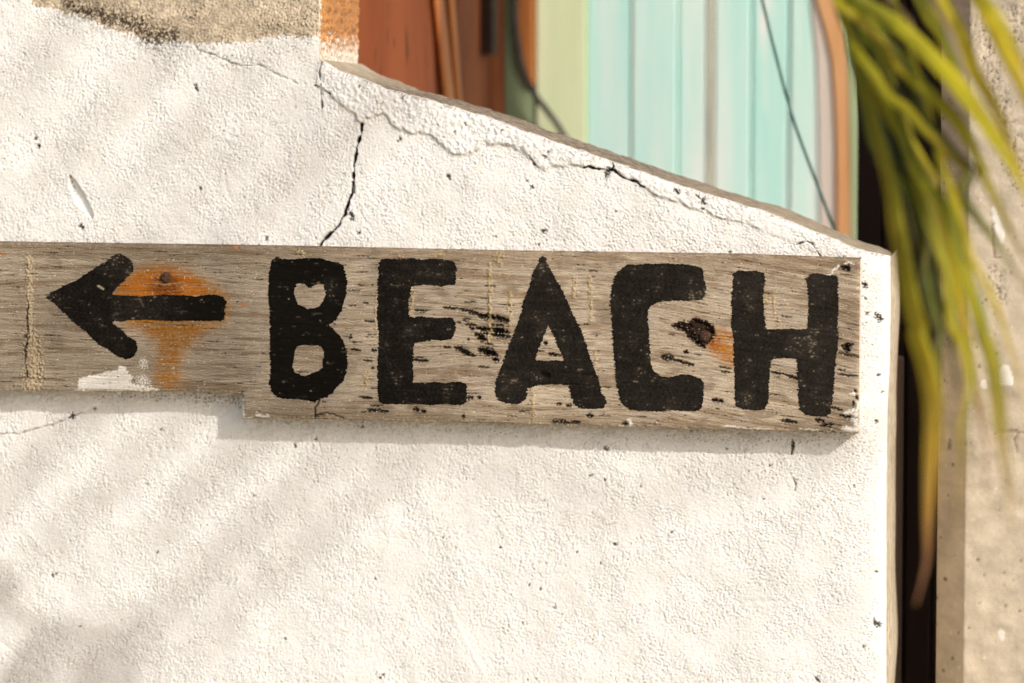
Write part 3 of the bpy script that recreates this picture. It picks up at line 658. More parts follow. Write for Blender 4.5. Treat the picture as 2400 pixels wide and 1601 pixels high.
# white paint left on the lower edge
wp_ = soft(Z1, [(590,1175),(600,1070),(660,1050),(740,1040),(800,1020),(860,1010),(900,1010),(915,960),(960,980),(990,1030),(1020,1050),(1000,1100),(1100,1130),(1180,1140),(1260,1175)], 0.0012)
wm = sstep(0.45, 0.62, wp_ + 0.20 * B.noise(0.007, 0.8) + 0.12 * g3 - 0.05)
wp2 = soft(Z1, [(1060,900),(1130,890),(1140,1000),(1060,1000)], 0.004)
wm = np.maximum(wm, sstep(0.65, 0.95, wp2 + 0.28 * B.noise(0.003, 0.5)))
wp3 = soft(Z1, [(1000,1040),(1130,1020),(1180,1140),(1050,1140)], 0.004)
wm = np.maximum(wm, sstep(0.75, 1.05, wp3 + 0.28 * B.noise(0.003, 0.5)))
for zf, q, wd in [(Z2, [(10,1220),(25,1300),(40,1368),(100,1370)], 5), (Z2, [(140,1360),(220,1360)], 7), (Z1, [(1850,1240),(1845,1300),(1858,1365)], 6), (Z4, [(975,1200),(960,1290),(970,1350)], 12), (Z4, [(900,1255),(960,1240),(970,1260)], 8), (Z4, [(900,1360),(960,1370),(990,1350)], 14), (Z4, [(940,1130),(975,1130)], 5), (Z4, [(860,290),(820,320),(790,350)], 4), (Z4, [(890,280),(920,262),(950,275)], 4), (Z3, [(1150,1395),(1165,1420),(1150,1440)], 8), (Z3, [(1075,1440),(1160,1440)], 5), (Z4, [(100,1340),(400,1362)], 3), (Z4, [(600,1362),(900,1380)], 3), (Z4, [(180,1210),(270,1218)], 4)]:
    d_ = B.dist(rough_line(WB(zf(q)), 0.003, 0.0006, int(q[0][0])), 0.02)
    wm = np.maximum(wm, sstep(1.2, 0.7, d_ / (wd * pxm * 0.5 * (1 + 0.6 * np.clip(edge_n, -1, 1)))))
C2 = mixc(C2, (0.78, 0.74, 0.67), 0.93 * wm); H2 += 0.0004 * wm
# pale scuffed lower arris
C2 = mixc(C2, (0.46, 0.38, 0.26), 0.6 * sstep(0.004, 0.0015, dbot) * (edge_n > -0.2))
# crack under the B
for q, wd in [([(620,1225),(600,1265),(580,1290),(585,1380)], 4), ([(590,1350),(650,1330),(740,1345),(800,1370)], 2.5)]:
    d_ = B.dist(rough_line(WB(Z2(q)), 0.003, 0.0005, 5), 0.01); m = sstep(1.2, 0.6, d_ / (wd * pxm * 0.6))
    C2 = mixc(C2, (0.03, 0.02, 0.014), 0.9 * m); H2 -= 0.0015 * m
# edges: worn round
jt = B.noise(0.012, 0.6) * 0.0004
dl_n = np.where(B.Z < np.interp(B.X, [bb_l[-1, 0] - 1, bb_l[-1, 0] + 1], [bb_l[-1, 1]] * 2), B.X - XN, 1.0)
dedge = np.minimum(np.minimum(dtop_b, np.where(B.X < XN, dbot, np.minimum(dbot, np.where(dl_n < 0, 1, dl_n)))), xright - B.X) + jt
H2 -= 0.0026 * np.exp(-np.clip(dedge, 0, 1) / 0.0012)
H2 += 0.0009 * B.noise(0.20, 0.4)
# the plank dips under the paint film so that the film never mixes with the wood
H2plain = B.blur(H2, 0.0004)
um = np.zeros((B.nx, B.nz))
for ps in rag.values():
    m = B.poly(ps[0])
    for hh in ps[1:]: m &= ~B.poly(hh)
    um = np.maximum(um, sstep(0.90, 0.99, B.blur(m.astype(float), 0.0007)))
H2s = H2 - 0.0014 * um
C2 = np.clip(C2, 0.008, 0.9)

sx = P(760, 800, YB)
sign = empty('beach_sign', (float(sx[0]), 0.0, float(sx[2])), 'weathered wooden plank sign reading BEACH with a black arrow, nailed to the white wall', 'sign')
mat_wood = mat_attr('grey_weathered_wood', rough=0.95, bump_scale=1.0, bump=0.30, vary=0.16, vary_scale=1.0, spec=0.05)
for n_ in mat_wood.node_tree.nodes:
    if n_.type == 'MAPPING': n_.inputs['Scale'].default_value = (70, 70, 900)
V, FA, CO = [], [], []
base = 0
def add_grid(x, z, hfield):
    global base
    h = B.sample(hfield, x, z)
    V.append(np.stack([x, YB - h, z], -1).reshape(-1, 3)); CO.append(B.sample(C2, x, z).reshape(-1, 3))
    FA.append(grid_faces(*x.shape) + base); base += x.size
    return V[-1].reshape(x.shape + (3,)), CO[-1].reshape(x.shape + (3,))
def skirt(row, col, flip):
    global base
    r2 = row.copy(); r2[:, 1] = 0.003
    rm_ = row.copy(); rm_[:, 1] = row[:, 1] * 0.5
    s = np.stack([row, rm_, r2], 1)
    V.append(s.reshape(-1, 3)); CO.append(np.repeat(col * 0.95, 3, axis=0))
    FA.append(grid_faces(len(row), 3, flip) + base); base += len(row) * 3
na, nb = 640, 215
ee = np.concatenate([[0, 0.0022, 0.005, 0.009], np.linspace(0.014, 0.986, nb - 8), [0.991, 0.995, 0.9978, 1]])
u = np.linspace(0, 1, na)[:, None]
x = -0.765 + u * (XN + 0.765) + 0 * ee[None, :]
zb = np.interp(x, bb_l[:, 0], bb_l[:, 1]) + 0.0005 * np.sin(x * 190) ; z = zb + ee[None, :] * (btop(x) - zb)
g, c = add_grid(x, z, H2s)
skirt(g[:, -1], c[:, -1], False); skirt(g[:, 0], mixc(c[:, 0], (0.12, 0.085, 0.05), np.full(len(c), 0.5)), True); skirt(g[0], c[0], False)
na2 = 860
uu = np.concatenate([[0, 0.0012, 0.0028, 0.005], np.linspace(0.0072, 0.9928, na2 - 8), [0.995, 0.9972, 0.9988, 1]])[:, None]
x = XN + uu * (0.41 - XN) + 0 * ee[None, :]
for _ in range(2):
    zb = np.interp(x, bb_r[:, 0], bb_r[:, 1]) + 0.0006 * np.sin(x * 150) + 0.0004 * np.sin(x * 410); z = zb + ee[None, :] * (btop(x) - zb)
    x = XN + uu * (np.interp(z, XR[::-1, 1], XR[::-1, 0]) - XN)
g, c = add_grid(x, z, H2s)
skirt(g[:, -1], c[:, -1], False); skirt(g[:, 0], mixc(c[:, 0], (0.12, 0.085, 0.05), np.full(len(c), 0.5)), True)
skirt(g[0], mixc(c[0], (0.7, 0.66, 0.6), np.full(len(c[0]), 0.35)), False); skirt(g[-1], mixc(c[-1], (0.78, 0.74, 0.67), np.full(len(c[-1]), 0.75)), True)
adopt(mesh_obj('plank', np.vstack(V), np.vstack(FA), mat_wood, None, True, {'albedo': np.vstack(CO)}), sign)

# --- black paint
mat_paint = mat_attr('worn_black_paint', rough=0.75, bump_scale=1.0, bump=0.3, vary=0.35, vary_scale=1.0, spec=0.05)
for n_ in mat_paint.node_tree.nodes:
    if n_.type == 'MAPPING': n_.inputs['Scale'].default_value = (120, 120, 700)
wear = B.noise(0.0036, 0.6, 2.0, 0.8) + 0.9 * g3 + 0.5 * g1
wear_big = B.noise(0.035, 0.6)
spots = np.zeros((B.nx, B.nz))
for zf, a, b, r, s in [(Z1, 930, 200, 0.022, 1.3), (Z1, 1000, 520, 0.016, 0.8), (Z1, 1200, 520, 0.03, 0.5), (Z2, 1420, 220, 0.03, 0.7), (Z2, 1340, 700, 0.012, 0.9), (Z2, 700, 380, 0.012, 0.8), (Z3, 500, 190, 0.014, 1.5), (Z3, 510, 660, 0.01, 1.2), (Z3, 230, 1130, 0.022, 0.9), (Z3, 1690, 400, 0.016, 1.3), (Z3, 1490, 1280, 0.008, 1.1), (Z4, 660, 790, 0.022, 1.4), (Z4, 720, 350, 0.02, 1.1), (Z4, 260, 450, 0.02, 0.7), (Z4, 240, 1200, 0.014, 0.9), (Z4, 740, 1200, 0.022, 0.5)]:
    c = P(*zf([(a, b)])[0], YB); d = np.hypot(B.X - c[0], B.Z - c[2]); spots += s * np.exp(-(d / r) ** 2)
grey = np.interp(B.X, [-0.6, -0.35, -0.2, 0.0, 0.4], [0.35, 0.0, 0.0, 0.5, 0.75])
PC = np.empty_like(C2); PC[:] = (0.0055, 0.0042, 0.003)
PC = mixc(PC, (0.030, 0.025, 0.020), np.clip(0.75 * grey + 0.10 * np.clip(wear_big, -1, 1.5) * (grey > 0.05) + 0.25 * vx * (grey > 0.05) + 0.4 * np.clip(spots, 0, 1), 0, 1))
PC = mixc(PC, (0.05, 0.04, 0.028), (0.15 + 0.4 * np.clip(grey + spots, 0, 1)) * sstep(0.9, 2.1, g3 + 0.5 * spots))
PC = mixc(PC, (0.10, 0.075, 0.05), 0.55 * sstep(2.0, 2.9, -g1 + 0.45 * spots + 0.35 * wear_big + 0.5 * B.noise(0.012, 0.6)))
PC = mixc(PC, (0.30, 0.24, 0.17), 0.8 * sstep(3.4, 4.2, wear + 1.25 * spots + 0.6 * wear_big))
PC = mixc(PC, (0.5, 0.46, 0.4), 0.9 * (B.noise(0.0022, 0.4) > 4.3))
for q, wd, cc_ in [(Z1([(755,362),(790,382)]), 6, (0.5, 0.42, 0.28)), (Z1([(1075,470),(1100,520)]), 3, (0.1, 0.07, 0.04))]:
    d_ = B.dist(WB(q), 0.01); PC = mixc(PC, cc_, 0.9 * sstep(1.1, 0.6, d_ / (wd * pxm * 0.5)))
d_ = B.dist(WB(Z3([(490,1030),(545,1048)])), 0.01); PC = mixc(PC, (0.004, 0.003, 0.002), 0.9 * sstep(0.0028, 0.0012, d_))
d_ = B.dist(WB(Z3([(660,1108),(780,1113)])), 0.01); PC = mixc(PC, (0.004, 0.003, 0.002), 0.9 * sstep(0.0008, 0.0004, d_))
names = {'arrow': 'painted_arrow'}
for k, ps in rag.items():
    o0 = ps[0]
    lo_, hi_ = o0.min(0), o0.max(0)
    step = 0.0014
    gx_, gz_ = np.meshgrid(np.arange(lo_[0], hi_[0], step), np.arange(lo_[1], hi_[1], step), indexing='ij')
    ok = inside(o0, gx_, gz_)
    for hpoly in ps[1:]: ok &= ~inside(hpoly, gx_, gz_)
    near = np.full(gx_.shape, False)
    bp_ = np.vstack(ps)
    pts_in = np.stack([gx_[ok], gz_[ok]], 1) + rng.normal(0, 1e-5, (ok.sum(), 2))
    # keep interior points off the rim
    cell = {}
    for p in bp_: cell.setdefault((int(p[0] / 0.001), int(p[1] / 0.001)), []).append(p)
    keep = []
    for p in pts_in:
        i, j = int(p[0] / 0.001), int(p[1] / 0.001); good = True
        for a in (-1, 0, 1):
            for b in (-1, 0, 1):
                for q in cell.get((i + a, j + b), ()):
                    if (q[0] - p[0]) ** 2 + (q[1] - p[1]) ** 2 < 4.9e-7: good = False
        if good: keep.append(p)
    pts, edges = [], []
    for poly in ps:
        s0 = len(pts); n_ = len(poly)
        pts += [Vector((float(a), float(b))) for a, b in poly]
        edges += [(s0 + i, s0 + (i + 1) % n_) for i in range(n_)]
    pts += [Vector((float(a), float(b))) for a, b in keep]
    vv_, _, ff_, *_r = delaunay_2d_cdt(pts, edges, [], 0, 1e-7)
    va = np.array([(p.x, p.y) for p in vv_]); fa = np.array([f_ for f_ in ff_ if len(f_) == 3])
    cen = va[fa].mean(1)
    okf = inside(o0, cen[:, 0], cen[:, 1])
    for hpoly in ps[1:]: okf &= ~inside(hpoly, cen[:, 0], cen[:, 1])
    fa = fa[okf]
    ht = B.sample(H2plain, va[:, 0], va[:, 1])
    v3 = np.stack([va[:, 0], YB - ht - 0.00035, va[:, 1]], 1)
    a_, b_, c_ = v3[fa[:, 0]], v3[fa[:, 1]], v3[fa[:, 2]]
    if np.cross(b_ - a_, c_ - a_)[:, 1].mean() > 0: fa = fa[:, ::-1]
    adopt(mesh_obj(names.get(k, 'painted_letter'), v3, np.ascontiguousarray(fa), mat_paint, None, True, {'albedo': B.sample(PC, va[:, 0], va[:, 1])}), sign)
# --- rusty nails
mat_rust = mat_noise('rusty_iron', (0.03, 0.017, 0.011), (0.11, 0.055, 0.032), scale=260, rough=0.9, bump=0.9, bdist=0.001, bscale=500, spec=0.2, c3=(0.20, 0.14, 0.10), t3=(0.6, 0.72), s3=500)
def nail(px, py, rpx, dep):
    c = P(px, py, YB); r = rpx * pxm
    vs, fs = [], []
    rings = [(1.0, 0.004), (1.02, -0.0004), (0.95, -0.0016), (0.72, -0.0024), (0.40, -0.0027)]
    n_ = 18
    for k, (rr, dy) in enumerate(rings):
        for i in range(n_):
            a = 2 * math.pi * i / n_; q = r * rr * (1 + random.uniform(-0.07, 0.07))
            vs.append((c[0] + q * math.cos(a), c[1] + dep + dy + random.uniform(-0.00025, 0.00025) * (k > 1), c[2] + q * math.sin(a)))
    for k in range(len(rings) - 1):
        for i in range(n_):
            fs.append((k * n_ + i, k * n_ + (i + 1) % n_, (k + 1) * n_ + (i + 1) % n_, (k + 1) * n_ + i))
    fs.append(tuple((len(rings) - 1) * n_ + i for i in range(n_)))
    adopt(mesh_obj('nail', vs, fs, mat_rust, None, True), sign)
nail(*Z1([(1270, 295)])[0], 12.5, 0.0006)
nail(*Z3([(1738, 745)])[0], 13, 0.0030)
#SECTION back
# ------------------------------------------------------------------ rust-red side wall running back from the orange reveal
YBK = 1.46
ZT = 1.75
side = empty('side_wall', (XE - 0.08, 0.9, GROUND), 'rust red boarded side wall running back behind the sloping white wall', 'wall')
rust1 = mat_noise('rust_red_paint', (0.215, 0.046, 0.011), (0.31, 0.080, 0.023), scale=5, stretch=(1, 1, 0.35), rough=0.6, bump=0.25, bscale=90, c3=(0.06, 0.018, 0.008), t3=(0.60, 0.72), s3=38, spec=0.08)
rust2 = mat_noise('brown_red_paint', (0.12, 0.034, 0.013), (0.25, 0.068, 0.025), scale=7, stretch=(1, 1, 0.3), rough=0.6, bump=0.25, bscale=90, c3=(0.30, 0.12, 0.06), t3=(0.62, 0.8), s3=9, spec=0.08)
orange = mat_noise('orange_sun_streak', (0.50, 0.16, 0.04), (0.66, 0.25, 0.065), scale=9, stretch=(1, 1, 0.3), rough=0.6, bump=0.2, bscale=80, spec=0.3)
dkbrown = mat_noise('dark_brown_gap', (0.03, 0.014, 0.008), (0.06, 0.025, 0.013), scale=9, rough=0.8)
def side_y(px): return float(PX(px, 100, XE)[1])
v, f = box_mesh(XE - 0.20, XE - 0.030, WALL_T + 0.002, YBK + 0.1, GROUND, ZT)
adopt(mesh_obj('wall_core', v, f, dkbrown), side)
def bev_box(name, x0, x1, y0, y1, z0, z1, m, parent, bev=0.004, shear=None):
    v, f = box_mesh(x0, x1, y0, y1, z0, z1)
    if shear: v = [(a + shear[0] * (c - z0) / (z1 - z0), b + shear[1] * (c - z0) / (z1 - z0), c) for a, b, c in v]
    o = mesh_obj(name, v, f, m)
    md = o.modifiers.new('bevel', 'BEVEL'); md.width = bev; md.segments = 2
    adopt(o, parent); return o
ys = [WALL_T + 0.006, side_y(1010), side_y(1075), side_y(1130), side_y(1160), YBK - 0.004]
for i, m in enumerate([rust1, rust2, rust1, rust2, rust2]):
    dx = (0.0, -0.002, 0.001, -0.004, 0.0)[i]
    bev_box('board', XE - 0.030, XE - 0.004 + dx, ys[i] + 0.002, ys[i + 1] - 0.002, GROUND, ZT, m, side)
# added orange strips standing in for streaks of sunlight on the side wall
def sun_streak(p_top, p_bot, wpx, m, parent, name='sun_streak', X=None, th=0.005):
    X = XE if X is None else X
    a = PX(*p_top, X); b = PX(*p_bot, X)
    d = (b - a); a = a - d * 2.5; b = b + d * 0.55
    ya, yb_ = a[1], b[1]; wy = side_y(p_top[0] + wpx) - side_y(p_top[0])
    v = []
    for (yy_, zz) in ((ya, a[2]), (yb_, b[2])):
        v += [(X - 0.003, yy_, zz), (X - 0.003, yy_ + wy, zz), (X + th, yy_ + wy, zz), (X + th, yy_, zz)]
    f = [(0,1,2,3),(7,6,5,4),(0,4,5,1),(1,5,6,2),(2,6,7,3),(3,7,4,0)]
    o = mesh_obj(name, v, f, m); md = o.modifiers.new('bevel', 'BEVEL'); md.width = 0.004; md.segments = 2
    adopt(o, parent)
sun_streak((1016, 0), (1040, 230), 19, orange, side)
sun_streak((1050, 0), (1066, 210), 9, orange, side)
v, f = box_mesh(XE - 0.006, XE + 0.010, side_y(1138), side_y(1152), P(1145, 128, 1.2)[2], ZT)
adopt(mesh_obj('slot_strip', v, f, dkbrown), side)

# ------------------------------------------------------------------ painted plank wall at the back
def zb_at(px, py): return float(P(px, py, YBK)[2])
def xb(px): return float(P(px, 200, YBK)[0])
backw = empty('plank_wall', (0.1, YBK + 0.02, GROUND), 'pale turquoise and green painted plank wall standing behind the sloping white wall', 'wall')
def paintmat(name, c1, c2, c3, t3=(0.6, 0.75), s3=16):
    return mat_noise(name, c1, c2, scale=6, stretch=(3.5, 1, 0.22), rough=0.6, bump=0.25, bscale=60, c3=c3, t3=t3, s3=s3, spec=0.3)
teal = [paintmat('turquoise_paint', (0.52, 0.90, 0.82), (0.84, 0.96, 0.91), (0.94, 0.96, 0.93)),
        paintmat('pale_turquoise_paint', (0.58, 0.92, 0.84), (0.92, 0.97, 0.93), (0.55, 0.90, 0.82)),
        paintmat('worn_turquoise_paint', (0.54, 0.91, 0.82), (0.93, 0.97, 0.93), (0.60, 0.84, 0.77), (0.58, 0.75))]
lgreen = paintmat('pale_green_paint', (0.70, 0.80, 0.48), (0.82, 0.87, 0.60), (0.16, 0.19, 0.13), (0.68, 0.78), 22)
pinkish = paintmat('pink_cream_paint', (0.66, 0.60, 0.53), (0.74, 0.66, 0.58), (0.60, 0.70, 0.60))
mgreen = paintmat('mid_green_paint', (0.24, 0.33, 0.18), (0.34, 0.43, 0.25), (0.12, 0.17, 0.10))
beige = paintmat('beige_gap_filler', (0.58, 0.60, 0.48), (0.66, 0.66, 0.54), (0.3, 0.3, 0.25))
spec_planks = [(1180, 1257, mgreen, 0.0), (1257, 1376, lgreen, -0.006), (1376, 1478, teal[0], 0.0), (1480, 1588, teal[1], -0.003), (1590, 1655, teal[2], 0.002), (1674, 1760, teal[1], -0.002), (1763, 1848, teal[0], 0.001), (1851, 1925, teal[2], -0.002), (1927, 1992, lgreen, -0.004)]
for a, b, m, dy in spec_planks:
    bev_box('plank', xb(a) + 0.0006, xb(b) - 0.0006, YBK + dy, YBK + 0.028, GROUND, ZT, m, backw, 0.003)
v, f = box_mesh(xb(1170), xb(1990), YBK + 0.024, YBK + 0.06, GROUND, ZT)
adopt(mesh_obj('backing', v, f, mat_noise('grey_green_backing', (0.60, 0.86, 0.77), (0.68, 0.88, 0.80), scale=6)), backw)
bev_box('cover_strip', xb(1656), xb(1673), YBK - 0.0005, YBK + 0.024, GROUND, ZT, beige, backw, 0.003)
# orange wedge beside the pale green plank
def flat_piece(name, pix, Y, th, m, parent, bev=0.003):
    q = W(pix, Y)
    v, f = prism([tuple(p) for p in q], Y - th, Y)
    if (np.roll(q[:, 0], -1) * q[:, 1] - q[:, 0] * np.roll(q[:, 1], -1)).sum() > 0: f = [t[::-1] for t in f]
    o = mesh_obj(name, v, f, m)
    md = o.modifiers.new('bevel', 'BEVEL'); md.width = bev; md.segments = 2; md.limit_method = 'ANGLE'
    adopt(o, parent); return o
flat_piece('corner_board', [(1214,-1500),(1214,60),(1219,110),(1228,150),(1240,180),(1254,205),(1255,-1500)], YBK - 0.002, 0.012, orange, backw)
# cream board, orange edging and green lip at the right end of the plank wall
flat_piece('edge_board', [(1880,-1500),(1895,-100),(1905,40),(1915,130),(1918,260),(1920,420),(1925,900),(1975,900),(1970,-1500)], YBK - 0.0035, 0.002, pinkish, backw, 0.0005)
pale_orange = mat_noise('pale_orange_paint', (0.66, 0.34, 0.15), (0.76, 0.45, 0.22), scale=9, stretch=(1, 1, 0.3), rough=0.6, bump=0.2, bscale=80, spec=0.3)
edging = flat_piece('orange_edging', [(1880,-900),(1900,-200),(1914,0),(1935,70),(1950,140),(1957,230),(1961,330),(1962,540),(1962,900),(1994,900),(1994,540),(1993,330),(1990,250),(1985,150),(1976,60),(1968,-80),(1955,-300),(1940,-900)], YBK - 0.006, 0.005, pale_orange, backw, 0.001)
flat_piece('green_lip', [(1990,170),(1996,540),(1994,900),(2004,900),(2008,540),(2018,430),(2024,320),(2022,250),(2012,190),(2000,150),(1990,60)], YBK - 0.007, 0.006, paintmat('leaf_green_paint', (0.34, 0.44, 0.24), (0.46, 0.55, 0.33), (0.25, 0.32, 0.18)), backw, 0.001)

# ------------------------------------------------------------------ cords
def tube(name, pts, r, m, seg=10):
    pts = [Vector(p) for p in pts]
    # Catmull-Rom
    q = []
    n = len(pts)
    for i in range(n - 1):
        p0, p1, p2, p3 = pts[max(i - 1, 0)], pts[i], pts[i + 1], pts[min(i + 2, n - 1)]
        for k in range(8):
            t = k / 8
            q.append(0.5 * ((2 * p1) + (p2 - p0) * t + (2 * p0 - 5 * p1 + 4 * p2 - p3) * t * t + (3 * p1 - p0 - 3 * p2 + p3) * t ** 3))
    q.append(pts[-1])
    v, f = [], []
    for i, p in enumerate(q):
        d = (q[min(i + 1, len(q) - 1)] - q[max(i - 1, 0)]).normalized()
        a = d.cross(Vector((0, 1, 0.01))).normalized(); b = d.cross(a)
        for k in range(seg):
            t = 2 * math.pi * k / seg
            v.append(p + a * r * math.cos(t) + b * r * math.sin(t))
    for i in range(len(q) - 1):
        for k in range(seg):
            f.append((i * seg + k, i * seg + (k + 1) % seg, (i + 1) * seg + (k + 1) % seg, (i + 1) * seg + k))
    f += [tuple(range(seg))[::-1], tuple((len(q) - 1) * seg + k for k in range(seg))]
    return mesh_obj(name, v, f, m, None, True)
YC = 0.75
cordp = [P(1690, -420, YC), P(1735, -200, YC), P(1786, 0, YC), P(1818, 130, YC), P(1856, 270, YC), P(1895, 380, YC), P(1950, 525, YC), P(1990, 640, YC), P(2010, 900, YC)]
cordp.append(np.array([cordp[-1][0] + 0.02, YC, GROUND]))
cordp.insert(0, np.array([cordp[0][0] - 0.18, YC, 1.6])); cordp.insert(0, np.array([cordp[0][0] - 0.03, YC + 0.7, 1.75]))
tag(tube('cord', cordp, 0.0022, mat_noise('teal_cord', (0.22, 0.58, 0.50), (0.30, 0.68, 0.58), scale=40)), 'thin taut teal cord hanging in front of the turquoise planks', 'cord')
YD = YBK - 0.03
cab = [P(1188, -900, YD), P(1200, -300, YD), P(1206, 0, YD), P(1212, 90, YD), P(1226, 165, YD), P(1252, 220, YD), P(1284, 262, YD), P(1318, 312, YD), P(1345, 380, YD), P(1355, 600, YD)]
cab.append(np.array([cab[-1][0], YD, GROUND]))
tag(tube('cable', cab, 0.0050, mat_noise('grey_cable', (0.06, 0.06, 0.055), (0.12, 0.11, 0.10), scale=40)), 'dark grey cable drooping across the pale green plank', 'cable')

# ------------------------------------------------------------------ dark timber door behind the gap
YDR = 0.70
door = empty('timber_door', (0.45, YDR, GROUND), 'dark brown timber door in shade between the white wall and the concrete pillar', 'door')
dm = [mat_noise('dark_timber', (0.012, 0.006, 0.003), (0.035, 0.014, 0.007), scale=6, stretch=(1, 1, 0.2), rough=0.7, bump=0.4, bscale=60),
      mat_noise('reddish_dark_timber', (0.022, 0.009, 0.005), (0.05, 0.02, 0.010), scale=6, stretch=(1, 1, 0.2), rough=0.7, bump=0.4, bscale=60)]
dx_ = [float(P(a, 600, YDR)[0]) for a in (2006, 2066, 2125, 2190, 2270)]
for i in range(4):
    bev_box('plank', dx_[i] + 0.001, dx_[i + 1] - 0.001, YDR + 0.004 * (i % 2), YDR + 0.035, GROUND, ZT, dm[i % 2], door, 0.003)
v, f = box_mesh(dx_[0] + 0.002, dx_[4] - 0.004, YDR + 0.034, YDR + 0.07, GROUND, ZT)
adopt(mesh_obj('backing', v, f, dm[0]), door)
post = empty('timber_post', (0.44, 0.40, GROUND), 'narrow brown timber post tucked behind the end of the white wall', 'post')
xa = float(P(2085, 900, 0.40)[0]); xb_ = float(P(2116, 900, 0.40)[0])
bev_box('shaft', xa, xb_, 0.37, 0.43, GROUND, float(P(2100, 838, 0.40)[2]), mat_noise('brown_post_wood', (0.20, 0.13, 0.085), (0.30, 0.20, 0.13), scale=8, stretch=(1, 1, 0.2), rough=0.8), post, 0.003)
tag(post, 'narrow brown timber post tucked behind the end of the white wall', 'post')

# ------------------------------------------------------------------ concrete pillar
YP = 0.15
pil = empty('concrete_pillar', (0.75, YP + 0.15, GROUND), 'broad pale concrete pillar with air holes and white paint spots behind the palm leaves', 'pillar')
FP = Field(-0.05, 0.67, -0.72, 0.72, 0.0015)
xl = float(P(2196, 1200, YP + 0.05)[0]); xc_ = float(P(2262, 1200, YP)[0])
PCx = 0.97
ncol = 260
sfront = np.linspace(xc_, xc_ + 0.35, 200)
zz = np.linspace(-0.68, 0.68, 620)
# profile: chamfer from (xl, YP+0.06) to (xc_, YP) then the front
prof = [(xl + 0.003 * (1 - t), YP + 0.30 * (1 - t) + 0.052 * t) for t in np.linspace(0, 1, 8)[:-1]]
prof += [(xl + (xc_ - xl) * t, YP + 0.052 * (1 - t) ** 1.0) for t in np.linspace(0, 1, 40)[:-1]]
prof += [(a, YP) for a in sfront] + [(a, YP) for a in np.linspace(xc_ + 0.37, max(PCx, xc_ + 0.39), 6)]
prof = np.array(prof)
k_ = np.hanning(7); k_ /= k_.sum()
ps_ = prof.copy(); ps_[3:-3, 1] = np.convolve(prof[:, 1], k_, 'same')[3:-3]
prof = np.where((np.arange(len(prof)) > 5)[:, None] & (np.arange(len(prof)) < 200)[:, None], ps_, prof)
xx = prof[:, 0][:, None] + 0 * zz[None, :]; zg = zz[None, :] + 0 * xx
sx_ = xx - xl
hp = 0.0005 * FP.noise(0.05, 0.5) + 0.00012 * FP.noise(0.009, 0.6)
pc = np.empty((FP.nx, FP.nz, 3)); pc[:] = (0.56, 0.475, 0.36)
pc *= (1 + 0.06 * FP.noise(0.08, 0.6) + 0.025 * FP.noise(0.012, 0.6))[..., None]
pc = mixc(pc, (0.40, 0.33, 0.25), 0.35 * sstep(0.4, 1.6, FP.noise(0.10, 0.6, 1, 0.4)))
rr_ = np.random.default_rng(3)
for _ in range(520):
    cx, cz = rr_.uniform(0.0, 0.33), rr_.uniform(-0.68, 0.68); r = rr_.choice([0.0008, 0.001, 0.0014, 0.002, 0.0026], p=[.3, .3, .25, .1, .05])
    w_ = FP.win(cx - 0.006, cx + 0.006, cz - 0.006, cz + 0.006)
    m = sstep(1.3, 0.6, np.hypot(FP.X[w_] - cx, FP.Z[w_] - cz) / max(r, 0.0014))
    if rr_.random() < 0.78:
        pc[w_] = mixc(pc[w_], (0.13, 0.10, 0.075), 0.85 * m * min(1, r / 0.0013)); hp[w_] -= 0.0012 * m
    else:
        pc[w_] = mixc(pc[w_], (0.75, 0.70, 0.62), 0.8 * m)
def ppix(pts): q = W(pts, YP); q[:, 0] -= xl; return q
patches = [[(2330,905),(2333,880),(2342,862),(2355,852),(2368,860),(2374,880),(2377,903)], [(2292,905),(2300,890),(2312,888),(2316,912),(2305,914)], [(2338,1478),(2346,1472),(2356,1480),(2352,1500),(2346,1508),(2341,1496)], [(2322,490),(2332,480),(2345,520),(2355,545),(2350,580),(2338,560),(2328,530)]]
for i, pt in enumerate(patches):
    m = sstep(0.4, 0.65, FP.blur(FP.poly(ppix(pt)).astype(float), 0.002) + 0.06 * FP.noise(0.008))
    pc = mixc(pc, (0.82, 0.78, 0.71), 0.95 * m); hp += 0.0006 * m
# honeycombed rough zones
for pt, rd in [([(2300,60),(2330,190),(2345,260),(2370,330),(2385,420)], 0.016), ([(2375,20),(2385,90)], 0.016), ([(2215,400),(2232,520),(2225,640),(2235,700)], 0.012), ([(2330,640),(2345,700)], 0.01)]:
    d = FP.dist(ppix(pt), 0.06); e = np.exp(-(d / rd) ** 2)
    m = e * sstep(0.9, 1.6, FP.noise(0.005, 0.7) + 0.4 * FP.noise(0.02))
    pc = mixc(pc, (0.12, 0.095, 0.075), 0.85 * m); hp -= 0.003 * m; hp += 0.0009 * e * FP.noise(0.006, 0.6)
for pt in ([(2340,1010),(2370,1012),(2400,1014)], [(2225,1035),(2222,1060),(2228,1048)], [(2385,1015),(2378,1030),(2384,1060)], [(2325,520),(2330,580),(2328,600),(2345,602)]):
    d = FP.dist(rough_line(ppix(pt), 0.003, 0.0008, 4), 0.02); m = sstep(0.0016, 0.0006, d)
    pc = mixc(pc, (0.2, 0.15, 0.11), 0.8 * m); hp -= 0.0015 * m
h = FP.sample(hp, sx_, zg)
yv = prof[:, 1][:, None] - h
nrm = np.where(np.arange(len(prof)) < 7, 0, 1)[:, None]
v = np.stack([xx, np.where(nrm > 0, yv, prof[:, 1][:, None] + 0 * zg), zg], -1)
mat_conc = mat_attr('pale_concrete', rough=0.9, bump_scale=420, bump=0.4, vary=0.10, vary_scale=40, spec=0.2)
adopt(mesh_obj('concrete_face', v.reshape(-1, 3), grid_faces(len(prof), len(zz)), mat_conc, None, True, {'albedo': FP.sample(pc, sx_, zg).reshape(-1, 3)}), pil)
